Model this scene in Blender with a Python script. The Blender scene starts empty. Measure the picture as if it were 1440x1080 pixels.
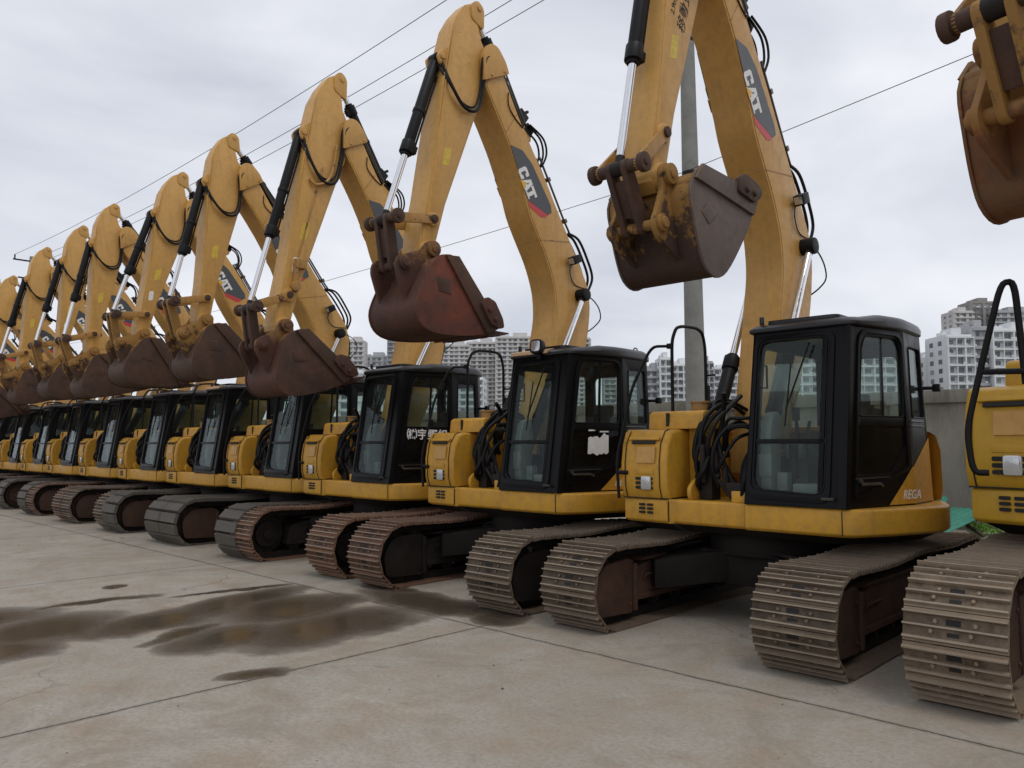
import bpy, bmesh, math, random
from mathutils import Vector, Matrix, geometry
R_ = math.radians
random.seed(7)
S = bpy.context.scene
COL = S.collection
# ------------------------------------------------------------------ camera
yaw = R_(46.023); pit = math.atan(85/1100)
Fh = Vector((-math.cos(yaw), math.sin(yaw), 0)); Rt = Vector((math.sin(yaw), math.cos(yaw), 0)); Zu = Vector((0, 0, 1))
Fw = Fh*math.cos(pit)+Zu*math.sin(pit); Up = Zu*math.cos(pit)-Fh*math.sin(pit)
cam = bpy.data.cameras.new('camera'); camo = bpy.data.objects.new('camera', cam); COL.objects.link(camo)
M = Matrix((Rt, Up, -Fw)).transposed().to_4x4(); M.translation = Vector((0, 0, 1.6)); camo.matrix_world = M
cam.sensor_width = 36; cam.lens = 27.5; cam.clip_start = .05; cam.clip_end = 6000
S.camera = camo
S.render.resolution_x = 1024; S.render.resolution_y = 768
S.view_settings.view_transform = 'Standard'; S.view_settings.look = 'None'
S.view_settings.exposure = 0.1; S.view_settings.gamma = 1
# ------------------------------------------------------------------ world: overcast sky
W = bpy.data.worlds.new('World'); S.world = W; W.use_nodes = True
nt = W.node_tree; nt.nodes.clear()
def wn(t, **k):
    n = nt.nodes.new(t)
    for a, b in k.items(): setattr(n, a, b)
    return n
SUN_EL, SUN_AZ = 66, 105
sky = wn('ShaderNodeTexSky', sky_type='NISHITA', sun_disc=False, sun_elevation=R_(SUN_EL), sun_rotation=R_(SUN_AZ))
tc = wn('ShaderNodeTexCoord')
mp = wn('ShaderNodeMapping'); mp.inputs['Scale'].default_value = (1, 1, 2.6); mp.inputs['Rotation'].default_value = (.2, .1, .6)
nt.links.new(tc.outputs['Generated'], mp.inputs[0])
nz = wn('ShaderNodeTexNoise'); nz.inputs['Scale'].default_value = 1.7; nz.inputs['Detail'].default_value = 6; nz.inputs['Roughness'].default_value = .5; nz.inputs['Distortion'].default_value = .35
nt.links.new(mp.outputs[0], nz.inputs[0])
cr = wn('ShaderNodeValToRGB'); e = cr.color_ramp.elements
e[0].position = .36; e[0].color = (.54, .58, .66, 1); e[1].position = .64; e[1].color = (.86, .88, .94, 1)
e2 = cr.color_ramp.elements.new(.5); e2.color = (.69, .72, .79, 1)
nt.links.new(nz.outputs[0], cr.inputs[0])
sc = wn('ShaderNodeMix', data_type='RGBA', blend_type='MULTIPLY'); sc.inputs['Factor'].default_value = 1
sc.inputs[7].default_value = (10.7, 10.55, 10.4, 1)
nt.links.new(cr.outputs[0], sc.inputs[6])
mx = wn('ShaderNodeMix', data_type='RGBA'); mx.inputs['Factor'].default_value = .95
nt.links.new(sky.outputs[0], mx.inputs[6]); nt.links.new(sc.outputs[2], mx.inputs[7])
bg = wn('ShaderNodeBackground'); bg.inputs[1].default_value = .1
wo = wn('ShaderNodeOutputWorld')
nt.links.new(mx.outputs[2], bg.inputs[0]); nt.links.new(bg.outputs[0], wo.inputs[0])
sl = bpy.data.lights.new('sun', 'SUN'); sl.energy = 1.0; sl.angle = R_(25); sl.color = (1, .96, .9)
so = bpy.data.objects.new('sun', sl); COL.objects.link(so)
sd = Vector((math.sin(R_(SUN_AZ))*math.cos(R_(SUN_EL)), math.cos(R_(SUN_AZ))*math.cos(R_(SUN_EL)), math.sin(R_(SUN_EL))))
so.rotation_euler = sd.to_track_quat('Z', 'Y').to_euler()
# ------------------------------------------------------------------ materials
class NT:
    def __init__(s, name):
        s.m = bpy.data.materials.new(name); s.m.use_nodes = True; s.t = s.m.node_tree; s.t.nodes.clear()
        s.out = s.t.nodes.new('ShaderNodeOutputMaterial')
    def n(s, t, ins=None, **k):
        x = s.t.nodes.new(t)
        for a, b in k.items(): setattr(x, a, b)
        for a, b in (ins or {}).items():
            if isinstance(b, bpy.types.NodeSocket): s.t.links.new(b, x.inputs[a])
            else: x.inputs[a].default_value = b
        return x
    def noise(s, scale, detail=5, rough=.6, vec=None, dist=0, rnd=True, pos=False):
        x = s.n('ShaderNodeTexNoise', noise_dimensions='4D' if rnd else '3D')
        x.inputs['Scale'].default_value = scale; x.inputs['Detail'].default_value = detail; x.inputs['Roughness'].default_value = rough; x.inputs['Distortion'].default_value = dist
        if vec is None: vec = s.obj(pos)
        s.t.links.new(vec, x.inputs['Vector'])
        if rnd:
            o = s.n('ShaderNodeObjectInfo'); mu = s.n('ShaderNodeMath', {0: o.outputs['Random'], 1: 20.}, operation='MULTIPLY'); s.t.links.new(mu.outputs[0], x.inputs['W'])
        return x.outputs[0]
    def obj(s, pos=False):
        return s.n('ShaderNodeNewGeometry').outputs['Position'] if pos else s.n('ShaderNodeTexCoord').outputs['Object']
    def ramp(s, v, stops):
        x = s.n('ShaderNodeValToRGB', {0: v}); e = x.color_ramp.elements
        while len(e) < len(stops): e.new(.5)
        for i, (p, c) in enumerate(stops):
            e[i].position = p; e[i].color = (c, c, c, 1) if isinstance(c, (int, float)) else tuple(c)+(1,)
        return x.outputs[0]
    def mix(s, f, a, b, bt='MIX'):
        x = s.n('ShaderNodeMix', data_type='RGBA', blend_type=bt)
        for i, v in ((0, f), (6, a), (7, b)):
            if isinstance(v, bpy.types.NodeSocket): s.t.links.new(v, x.inputs[i])
            else: x.inputs[i].default_value = v if i == 0 else tuple(v)+(1,)
        return x.outputs[2]
    def math(s, op, a, b=0., c=0.):
        return s.n('ShaderNodeMath', {0: a, 1: b, 2: c}, operation=op).outputs[0]
    def fin(s, col, rough=.5, metal=0, bump=None, bs=.2, bd=.01, spec=.5, coat=0):
        p = s.n('ShaderNodeBsdfPrincipled')
        for k, v in (('Base Color', col), ('Roughness', rough), ('Metallic', metal), ('Specular IOR Level', spec), ('Coat Weight', coat)):
            if isinstance(v, bpy.types.NodeSocket): s.t.links.new(v, p.inputs[k])
            else: p.inputs[k].default_value = tuple(v)+(1,) if isinstance(v, tuple) else v
        if bump is not None:
            b = s.n('ShaderNodeBump', {'Height': bump, 'Strength': bs, 'Distance': bd}); s.t.links.new(b.outputs[0], p.inputs['Normal'])
        s.t.links.new(p.outputs[0], s.out.inputs[0]); s.p = p
        return s.m
def m_yellow(name, c, dirt, rust=.0, chip=.66):
    t = NT(name)
    a = t.noise(1.3, 6, .65); b = t.noise(14, 5, .7); g = t.noise(5, 8, .75)
    base = t.mix(t.ramp(a, [(.35, 0.), (.7, 1.)]), c, tuple(x*y for x, y in zip(c, (.92, .90, .9))))
    base = t.mix(t.math('MULTIPLY', t.ramp(b, [(.45, 0.), (.75, 1.)]), dirt), base, (.20, .13, .06))
    sm = t.noise(3.2, 9, .8, dist=.8)
    base = t.mix(t.ramp(sm, [(.56, 0.), (.70, dirt*1.3)]), base, (.30, .20, .11))
    # streaks of grime running down
    vm = t.n('ShaderNodeMapping', {0: t.obj(), 'Scale': (9, 9, .7)}); st = t.noise(1.6, 4, .6, vm.outputs[0])
    base = t.mix(t.math('MULTIPLY', t.ramp(st, [(.52, 0.), (.78, 1.)]), dirt*.9), base, (.16, .10, .045))
    ch = t.ramp(g, [(chip, 0.), (chip+.015, 1.)])
    base = t.mix(ch, base, (.09, .035, .015))
    return t.fin(base, t.ramp(b, [(.3, .38), (.8, .6)]), bump=t.math('ADD', t.math('MULTIPLY', a, 3.0), g), bs=.10, bd=.006, spec=.45)
YEL = m_yellow('yellow_paint', (.60, .31, .026), .42, chip=.70)
YEL2 = m_yellow('yellow_paint_boom', (.57, .318, .082), .32, chip=.715)
YEL3 = m_yellow('yellow_paint_bright', (.55, .31, .02), .2, chip=.74)
YELW = m_yellow('yellow_paint_worn', (.42, .22, .055), .7, chip=.57)
def m_rust(name, c1, c2, c3, yel=0., zt=-.4):
    t = NT(name)
    a = t.noise(2.2, 8, .65, dist=.4); b = t.noise(30, 6, .7); g = t.noise(7, 7, .7)
    col = t.mix(t.ramp(a, [(.38, 0.), (.62, 1.)]), c1, c2)
    col = t.mix(t.ramp(g, [(.5, 0.), (.75, .8)]), col, c3)
    if yel:
        sp = t.n('ShaderNodeSeparateXYZ', {0: t.obj()})
        k = t.math('ADD', t.math('MULTIPLY', t.math('SUBTRACT', sp.outputs['Z'], zt), 1.1), t.math('MULTIPLY', t.math('SUBTRACT', g, .5), 2.6))
        k = t.ramp(k, [(.0, 0.), (.22, 1.)])
        col = t.mix(t.math('MULTIPLY', k, yel), col, (.36, .19, .045))
    return t.fin(col, t.ramp(b, [(.3, .55), (.7, .85)]), bump=b, bs=.35, bd=.006, spec=.35)
RUST_Y = m_rust('rusty_bucket_with_paint', (.045, .026, .02), (.075, .042, .028), (.03, .02, .016), .7, -.36)
RUST_YB = m_rust('brown_bucket_with_paint', (.06, .032, .02), (.09, .048, .028), (.035, .022, .016), .75, -.36)
RUST_G = m_rust('grey_brown_steel', (.115, .088, .078), (.15, .115, .10), (.08, .055, .045))
RUST_R = m_rust('red_rusty_steel', (.06, .03, .022), (.095, .038, .024), (.038, .022, .017), .4, -.16)
RUST_RS = m_rust('red_rusty_side', (.085, .038, .028), (.17, .045, .026), (.05, .027, .022))
RUST_D = m_rust('dark_rusty_steel', (.05, .028, .02), (.085, .042, .026), (.028, .017, .013), .0)
RUST_M = m_rust('muddy_steel', (.14, .085, .05), (.20, .065, .02), (.055, .032, .02), .5, -.30)
RUST_L = m_rust('rusty_link', (.06, .035, .022), (.12, .06, .03), (.03, .02, .014), .35, -.2)
def m_track(name, c1, c2, wear):
    t = NT(name)
    a = t.noise(2.5, 7, .7, pos=True); b = t.noise(40, 5, .7, pos=True); g = t.noise(11, 8, .8, pos=True)
    col = t.mix(t.ramp(a, [(.35, 0.), (.65, 1.)]), c1, c2)
    col = t.mix(t.ramp(g, [(.45, 0.), (.62, .85)]), col, wear)
    col = t.mix(t.ramp(t.noise(4, 6, .75, pos=True), [(.56, 0.), (.66, .7)]), col, tuple(min(1, x*1.7) for x in c1))
    geo = t.n('ShaderNodeNewGeometry')
    pt = t.ramp(geo.outputs['Pointiness'], [(.5, 0.), (.58, .5)])
    col = t.mix(pt, col, tuple(min(1, x*1.9) for x in c1))
    return t.fin(col, t.ramp(b, [(.3, .5), (.7, .85)]), bump=b, bs=.4, bd=.005, spec=.25)
TR_DUST = m_track('dusty_track_steel', (.105, .078, .055), (.066, .045, .030), (.034, .022, .015))
WORN = m_track('worn_grouser_steel', (.20, .165, .125), (.145, .112, .08), (.09, .065, .045))
TR_PALE = m_track('pale_dusty_track_steel', (.17, .13, .092), (.11, .078, .052), (.055, .035, .024))
TR_RED = m_track('rusty_track_steel', (.12, .068, .044), (.08, .040, .026), (.045, .024, .017))
TR_ORG = m_track('orange_rusty_track_steel', (.135, .072, .042), (.09, .045, .028), (.05, .028, .019))
TR_RUB = m_track('grey_rubber_track', (.070, .062, .052), (.048, .042, .035), (.035, .027, .02))
def simple(name, c, rough, metal=0, var=.15, spec=.5, coat=0, sc=6, bs=0):
    t = NT(name); n = t.noise(sc, 5, .65)
    col = t.mix(t.ramp(n, [(.3, 0.), (.7, 1.)]), tuple(x*(1-var) for x in c), tuple(min(1, x*(1+var)) for x in c))
    r = t.ramp(n, [(.3, max(0, rough-.07)), (.7, min(1, rough+.07))])
    return t.fin(col, r, metal, n if bs else None, bs, .005, spec, coat)
BLACK = simple('black_gloss_paint', (.005, .0052, .006), .36, var=.3, spec=.14)
BLK2 = simple('roof_black_paint', (.012, .013, .017), .36, var=.25, sc=3)
RUBBER = simple('hose_rubber', (.006, .006, .007), .5, var=.3, spec=.22)
DARK = simple('dark_steel', (.018, .014, .012), .65, var=.4, bs=.15, spec=.25)
CARB = simple('undercarriage_black', (.012, .009, .0075), .75, var=.4, bs=.2, spec=.2)
CHROME = simple('chrome_rod', (.75, .76, .78), .12, 1, var=.05, sc=30)
PIPE = simple('steel_pipe', (.09, .085, .075), .35, .6, var=.2)
GREYP = simple('interior_grey_plastic', (.15, .175, .16), .5, var=.12)
SEAT = simple('seat_cloth', (.045, .045, .05), .85, var=.3)
VENT = simple('vent_dark', (.008, .007, .006), .7)
WHITE = simple('white_lettering', (.75, .75, .73), .5, var=.1, sc=25)
DGREY = simple('decal_grey', (.055, .058, .064), .4, var=.1)
RED = simple('decal_red', (.52, .03, .035), .4, var=.1)
YDEC = simple('decal_yellow', (.72, .40, .03), .4, var=.05)
YLAB = simple('yellow_label', (.60, .42, .05), .5, var=.25, sc=40)
TAN = simple('tan_visor', (.52, .34, .19), .5, var=.1)
ORN = simple('old_yellow_lid', (.30, .17, .05), .6, var=.25)
def m_glass(name, tint, gl=.02):
    t = NT(name)
    lw = t.n('ShaderNodeLayerWeight', {0: .5}); fr = t.n('ShaderNodeMath', {0: t.math('MULTIPLY', t.math('POWER', lw.outputs['Facing'], 4.), .5), 1: .016}, operation='ADD')
    n = t.noise(3, 5, .7)
    tr = t.n('ShaderNodeBsdfTransparent', {0: tuple(tint)+(1,)})
    g = t.n('ShaderNodeBsdfGlossy', {0: (.75, .8, .82, 1), 1: gl})
    d = t.n('ShaderNodeBsdfDiffuse', {0: (.12, .125, .12, 1)})
    m1 = t.n('ShaderNodeMixShader', {0: t.ramp(n, [(.35, .02), (.75, .09)]), 1: tr.outputs[0], 2: d.outputs[0]})
    m2 = t.n('ShaderNodeMixShader', {0: fr.outputs[0], 1: m1.outputs[0], 2: g.outputs[0]})
    t.t.links.new(m2.outputs[0], t.out.inputs[0]); return t.m
GLASS = m_glass('tinted_glass', (.90, .95, .93))
BGLASS = m_glass('black_tinted_glass', (.18, .18, .19))
t = NT('lamp_lens'); LENS = t.fin((.55, .56, .56), .12, .6, t.noise(60, 2, .5), .3, .004)
# ground
def ground_mat():
    t = NT('yard_concrete')
    P = t.obj(True)
    big = t.noise(.35, 7, .62, P, rnd=False); mid = t.noise(2.2, 8, .68, P, rnd=False); fine = t.noise(32, 6, .75, P, rnd=False); vf = t.noise(260, 3, .7, P, rnd=False)
    c = t.mix(t.ramp(big, [(.33, 0.), (.67, 1.)]), (.295, .272, .228), (.36, .336, .29))
    c = t.mix(t.ramp(mid, [(.45, 0.), (.68, .8)]), c, (.30, .225, .16))
    c = t.mix(t.ramp(t.noise(1.1, 9, .75, P, dist=.6, rnd=False), [(.55, 0.), (.68, .5)]), c, (.45, .41, .35))
    c = t.mix(t.ramp(fine, [(.36, .55), (.56, 0.)]), c, (.20, .165, .12))
    c = t.mix(t.ramp(t.noise(.9, 10, .8, P, dist=1.2, rnd=False), [(.48, 0.), (.62, .5)]), c, (.20, .16, .118))
    c = t.mix(t.ramp(t.noise(5.5, 8, .75, P, rnd=False), [(.60, 0.), (.70, .4)]), c, (.17, .13, .10))
    c = t.mix(t.ramp(vf, [(.30, .5), (.42, 0.)]), c, (.10, .085, .07))
    # hairline cracks
    wv = t.n('ShaderNodeVectorMath', {0: P, 1: t.n('ShaderNodeVectorMath', {0: t.n('ShaderNodeTexNoise', {'Vector': P, 'Scale': 1.3, 'Detail': 6.}).outputs[1], 3: .9}, operation='SCALE').outputs[0]}, operation='ADD')
    vo = t.n('ShaderNodeTexVoronoi', {'Vector': wv.outputs[0], 'Scale': .24}, feature='DISTANCE_TO_EDGE')
    crk = t.ramp(vo.outputs[0], [(.0, 1.), (.0022, 0.)])
    crk = t.math('MULTIPLY', crk, t.ramp(big, [(.45, 0.), (.6, .7)]))
    c = t.mix(crk, c, (.06, .05, .04))
    # expansion joints: along X every 5.6 m through y=4.85, along Y every 5.2 m through x=-5.08
    sp = t.n('ShaderNodeSeparateXYZ', {0: P})
    wob = t.math('ADD', t.math('MULTIPLY', t.math('SUBTRACT', t.noise(2.3, 5, .7, P, rnd=False), .5), .06), t.math('MULTIPLY', t.math('SUBTRACT', t.noise(38, 3, .7, P, rnd=False), .5), .022))
    def joint(s, off, step):
        v = t.math('ADD', t.math('SUBTRACT', s, off), wob)
        v = t.math('PINGPONG', v, step/2)
        return v
    jx = joint(sp.outputs['Y'], 4.86, 5.6); jy = joint(sp.outputs['X'], -5.08, 5.2)
    j = t.math('MINIMUM', jx, jy)
    edge = t.math('MULTIPLY', t.ramp(j, [(.0, 1.), (.045, 0.)]), t.ramp(mid, [(.4, .2), (.65, .6)]))
    c = t.mix(edge, c, (.12, .10, .08))
    jj = t.ramp(j, [(.006, 1.), (.013, 0.)])
    jj = t.math('MULTIPLY', jj, t.ramp(fine, [(.3, .5), (.55, 1.)]))
    c = t.mix(jj, c, (.045, .036, .028))
    # wet patches
    dn = t.n('ShaderNodeTexNoise', {'Vector': P, 'Scale': 1.1, 'Detail': 5., 'Roughness': .6})
    dv = t.n('ShaderNodeVectorMath', {0: t.n('ShaderNodeVectorMath', {0: dn.outputs[1], 1: (.5, .5, .5)}, operation='SUBTRACT').outputs[0], 3: .55}, operation='SCALE')
    PW = t.n('ShaderNodeVectorMath', {0: P, 1: dv.outputs[0]}, operation='ADD').outputs[0]
    wet = None
    for (x, y, rx, ry, an) in PUD:
        mpn = t.n('ShaderNodeMapping', {0: PW, 'Location': (x, y, 0), 'Rotation': (0, 0, R_(an)), 'Scale': (rx, ry, 1e3)}, vector_type='TEXTURE')
        ln = t.n('ShaderNodeVectorMath', {0: mpn.outputs[0]}, operation='LENGTH').outputs['Value']
        wet = ln if wet is None else t.math('SMOOTH_MIN', wet, ln, .12)
    wet = t.math('ADD', wet, t.math('MULTIPLY', t.math('SUBTRACT', mid, .5), .5))
    wm = t.ramp(t.math('MULTIPLY', wet, .5), [(.40, 1.), (.50, .72), (.575, 0.)])
    deep = t.ramp(t.math('MULTIPLY', wet, .5), [(.20, 1.), (.42, 0.)])
    c = t.mix(wm, c, (.10, .080, .060))
    c = t.mix(t.math('MULTIPLY', deep, .5), c, (.05, .037, .022))
    r = t.mix(wm, (.82, .82, .82), (.34, .34, .34)); r = t.mix(deep, r, (.13, .13, .13))
    h = t.math('ADD', t.math('MULTIPLY', fine, .6), t.math('MULTIPLY', mid, .8))
    h = t.math('SUBTRACT', h, t.math('MULTIPLY', jj, 1.5)); h = t.math('MULTIPLY', h, t.math('SUBTRACT', 1.0, t.math('MULTIPLY', deep, .93)))
    m = t.fin(c, .8, 0, h, .45, .006, .4)
    t.t.links.new(r, t.p.inputs['Roughness'])
    return m
PUD = [(-6.05, 3.95, .55, .95, 8), (-7.0, 4.15, .55, .75, 15), (-7.6, 3.9, .38, 1.0, 20), (-6.35, 3.15, .42, .62, 20), (-6.75, 2.95, .12, .5, 25), (-7.35, 2.95, .42, .7, 12), (-7.7, 2.1, .62, .8, 20), (-7.2, 1.7, .45, .5, 0), (-8.6, 1.7, .6, .8, 0),
       (-8.7, 2.9, .12, .6, -5), (-8.3, 4.2, .10, .7, -10), (-5.22, 2.82, .13, .26, -12), (-9.4, 3.35, .12, .2, 30), (-6.3, 5.2, .95, .38, 0), (-5.2, 5.2, .35, .30, 0), (-7.1, 5.45, .35, .2, 0)]
GROUND = ground_mat()
def m_mottle(name, c1, c2, sc, rough=.9, pos=True, bs=.3):
    t = NT(name); n = t.noise(sc, 8, .7, pos=pos, rnd=False)
    return t.fin(t.mix(t.ramp(n, [(.35, 0.), (.65, 1.)]), c1, c2), rough, bump=n, bs=bs, bd=.05)
FARG = m_mottle('far_ground', (.09, .085, .06), (.06, .075, .035), .05)
def m_wall():
    t = NT('stained_wall_concrete'); P = t.obj(True)
    a = t.noise(1.2, 7, .65, P, rnd=False)
    vm = t.n('ShaderNodeMapping', {0: P, 'Scale': (1.6, 1.6, .22)}); st = t.noise(1.5, 9, .75, vm.outputs[0], rnd=False)
    c = t.mix(t.ramp(a, [(.3, 0.), (.7, 1.)]), (.17, .158, .13), (.25, .235, .20))
    c = t.mix(t.ramp(st, [(.48, 0.), (.7, .8)]), c, (.075, .066, .052))
    return t.fin(c, .9, bump=t.noise(30, 4, .6, P, rnd=False), bs=.25, bd=.01)
WALLM = m_wall()
POLEM = m_mottle('pole_concrete', (.18, .18, .168), (.245, .245, .228), 2.5, .85)
WIRE = simple('wire_black', (.03, .03, .035), .6)
def m_leaf(name, a, b):
    t = NT(name); n = t.noise(7, 3, .6, rnd=False, pos=True)
    m = t.fin(t.mix(t.ramp(n, [(.35, 0.), (.65, 1.)]), a, b), .6, spec=.3)
    return m
LEAF = m_leaf('weed_leaf', (.10, .26, .02), (.20, .42, .035)); LEAFD = m_leaf('tree_leaf', (.035, .06, .018), (.06, .10, .03))
BARK = m_mottle('bark', (.06, .045, .03), (.10, .08, .06), 8)
GSHEET = m_mottle('green_sheet', (.03, .16, .11), (.05, .24, .17), 3, .5)
def m_build(name, c):
    t = NT(name); P = t.obj(True); n = t.noise(.09, 6, .7, P, rnd=False)
    return t.fin(t.mix(t.ramp(n, [(.35, 0.), (.65, 1.)]), tuple(x*.86 for x in c), c), .85)
BW = m_build('white_render', (.74, .75, .76)); BG = m_build('grey_render', (.43, .435, .45)); BT = m_build('pale_beige_render', (.60, .575, .56))
BDK = m_build('raw_concrete', (.30, .285, .27)); BRD = m_build('red_netting', (.40, .16, .15))
def m_win():
    t = NT('distant_window'); o = t.n('ShaderNodeObjectInfo'); g = t.n('ShaderNodeNewGeometry')
    v = t.math('FRACT', t.math('MULTIPLY', t.math('ADD', o.outputs['Random'], g.outputs['Random Per Island']), 7.3))
    return t.fin(t.ramp(v, [(0., (.09, .10, .115)), (.6, (.17, .18, .195)), (1., (.34, .35, .36))]), .25)
WIN = m_win()
# ------------------------------------------------------------------ mesh builder
class MB:
    def __init__(s): s.v = []; s.f = []; s.mi = []; s.m = 0
    def add(s, vs, fs):
        o = len(s.v); s.v += [tuple(v) for v in vs]; s.f += [tuple(i+o for i in f) for f in fs]; s.mi += [s.m]*len(fs)
    def box(s, c, d, rot=None):
        vs = [Vector((x*d[0]/2, y*d[1]/2, z*d[2]/2)) for x in (-1, 1) for y in (-1, 1) for z in (-1, 1)]
        if rot is not None: vs = [rot @ v for v in vs]
        s.add([v+Vector(c) for v in vs], [(0, 1, 3, 2), (4, 6, 7, 5), (0, 4, 5, 1), (2, 3, 7, 6), (0, 2, 6, 4), (1, 5, 7, 3)])
    def prism(s, poly, a0, a1, ax='x'):
        f = {'x': lambda p, a: (a, p[0], p[1]), 'y': lambda p, a: (p[0], a, p[1]), 'z': lambda p, a: (p[0], p[1], a)}[ax]
        n = len(poly)
        s.add([f(p, a0) for p in poly]+[f(p, a1) for p in poly], [tuple(range(n))[::-1], tuple(range(n, 2*n))]+[(i, (i+1) % n, (i+1) % n+n, i+n) for i in range(n)])
    def loft(s, rings, caps=True):
        n = len(rings[0]); vs = [p for r in rings for p in r]; fs = []
        for k in range(len(rings)-1):
            for i in range(n): fs.append((k*n+i, k*n+(i+1) % n, (k+1)*n+(i+1) % n, (k+1)*n+i))
        if caps: fs += [tuple(range(n))[::-1], tuple(range((len(rings)-1)*n, len(rings)*n))]
        s.add(vs, fs)
    def tube(s, pts, r, n=8, r2=None):
        pts = [Vector(p) for p in pts]; rings = []
        t0 = (pts[1]-pts[0]).normalized(); u = t0.orthogonal().normalized()
        for i, p in enumerate(pts):
            t = (pts[min(i+1, len(pts)-1)]-pts[max(i-1, 0)]).normalized()
            u = (u-t*u.dot(t)).normalized(); w = t.cross(u)
            rr = r if r2 is None else r+(r2-r)*i/(len(pts)-1)
            rings.append([p+(u*math.cos(a)+w*math.sin(a))*rr for a in [2*math.pi*k/n for k in range(n)]])
        s.loft(rings)
    def cyl(s, p0, p1, r, r2=None, n=16): s.tube([p0, p1], r, n, r2)
    def sheet(s, quadmap, outer, holes, th):
        """2-D outline with holes -> solid panel through quadmap(u,v,w)"""
        loops = [outer]+holes
        tris = geometry.tessellate_polygon([[Vector((p[0], p[1], 0)) for p in l] for l in loops])
        pts = [p for l in loops for p in l]; n = len(pts)
        s.add([quadmap(p[0], p[1], 0) for p in pts]+[quadmap(p[0], p[1], th) for p in pts],
              [tuple(t) for t in tris]+[tuple(i+n for i in t[::-1]) for t in tris])
        o = len(s.v)-2*n; k = 0
        for l in loops:
            m = len(l)
            for i in range(m):
                a, b = k+i, k+(i+1) % m; s.f.append((o+a, o+b, o+b+n, o+a+n)); s.mi.append(s.m)
            k += m
    def mesh(s, name, mats, bevel=0, seg=2, ang=32, smooth=True):
        me = bpy.data.meshes.new(name); me.from_pydata(s.v, [], s.f)
        for p, i in zip(me.polygons, s.mi): p.material_index = i
        bm = bmesh.new(); bm.from_mesh(me)
        bmesh.ops.remove_doubles(bm, verts=bm.verts, dist=1e-5)
        bmesh.ops.recalc_face_normals(bm, faces=bm.faces)
        if bevel:
            es = [e for e in bm.edges if len(e.link_faces) == 2 and e.calc_face_angle(0) > R_(ang)]
            bmesh.ops.bevel(bm, geom=es, offset=bevel, segments=seg, affect='EDGES', clamp_overlap=True, profile=.6)
        for f in bm.faces: f.smooth = smooth
        for e in bm.edges:
            if len(e.link_faces) != 2 or e.calc_face_angle(0) > R_(38): e.smooth = False
        bm.to_mesh(me); bm.free()
        for m in (mats if isinstance(mats, (list, tuple)) else [mats]): me.materials.append(m)
        return me
def arc(c, r, a0, a1, n=8): return [(c[0]+r*math.cos(R_(a0+(a1-a0)*i/n)), c[1]+r*math.sin(R_(a0+(a1-a0)*i/n))) for i in range(n+1)]
def rpoly(pts, r, n=4):
    out = []; N = len(pts)
    for i, p in enumerate(pts):
        rr = r[i] if isinstance(r, (list, tuple)) else r
        p = Vector(p); a = Vector(pts[i-1])-p; b = Vector(pts[(i+1) % N])-p
        if rr <= 0: out.append(tuple(p)); continue
        rr = min(rr, a.length*.45, b.length*.45); p0 = p+a.normalized()*rr; p1 = p+b.normalized()*rr
        for k in range(n+1):
            t = k/n; q = p0*(1-t)**2+p*2*t*(1-t)+p1*t*t; out.append(tuple(q))
    return out
def spline(pts, n=6):
    P = [Vector(p) for p in pts]; out = []
    for i in range(len(P)-1):
        a, b, c, d = P[max(i-1, 0)], P[i], P[i+1], P[min(i+2, len(P)-1)]
        for k in range(n):
            t = k/n; out.append(.5*((2*b)+(c-a)*t+(2*a-5*b+4*c-d)*t*t+(3*b-a-3*c+d)*t**3))
    out.append(P[-1]); return out
MC = {}
def obj(name, me, parent=None, mat=None, label=None, kind=None):
    o = bpy.data.objects.new(name, me); COL.objects.link(o)
    if parent: o.parent = parent
    if mat is not None: o.matrix_basis = mat
    if label: o['label'] = label
    if kind: o['kind'] = kind
    return o
def part(name, key, fn, mats, parent, mat=None, bevel=0, label=None, **k):
    if key not in MC:
        mb = MB(); fn(mb); MC[key] = mb.mesh(name, mats, bevel, **k)
    return obj(name, MC[key], parent, mat, label)
def tag(o, label, cat, group=None):
    o['label'] = label; o['category'] = cat
    if group: o['group'] = group
    return o
def struct(name, me): return obj(name, me, kind='structure')
def text_mesh(txt, size, mat, depth=.002, off=.0, shear=0., font=None):
    cu = bpy.data.curves.new('lettering', 'FONT'); cu.body = txt; cu.size = size; cu.extrude = depth; cu.offset = off; cu.shear = shear; cu.align_x = 'CENTER'; cu.align_y = 'CENTER'
    cu.resolution_u = 3
    o = bpy.data.objects.new('lettering', cu); COL.objects.link(o)
    bpy.context.view_layer.update()
    me = bpy.data.meshes.new_from_object(o.evaluated_get(bpy.context.evaluated_depsgraph_get()))
    bpy.data.objects.remove(o); me.materials.clear(); me.materials.append(mat); return me
# ------------------------------------------------------------------ excavator
def track_path():
    P = []; r = .335; zc = .35
    c0, c1 = (-1.56, zc), (1.56, zc)
    P += [(y, zc-r) for y in [1.5-i*.1 for i in range(31)]]
    P += arc(c0, r, 270, 90, 24)
    for i in range(1, 31):
        t = i/31; y = -1.56+3.12*t; P.append((y, zc+r+.012*math.sin(math.pi*t)-.012*(1-math.cos(4*math.pi*t))))
    P += arc(c1, r, 90, -90, 24)
    return P
def resample(P, n):
    Q = P+[P[0]]; L = [0]
    for a, b in zip(Q, Q[1:]): L.append(L[-1]+math.dist(a, b))
    out = []; tot = L[-1]; j = 0
    for k in range(n):
        d = tot*k/n
        while L[j+1] < d: j += 1
        f = (d-L[j])/(L[j+1]-L[j]); a, b = Q[j], Q[j+1]
        out.append(((a[0]+(b[0]-a[0])*f, a[1]+(b[1]-a[1])*f), math.atan2(b[1]-a[1], b[0]-a[0])))
    return out, tot/n
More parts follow.
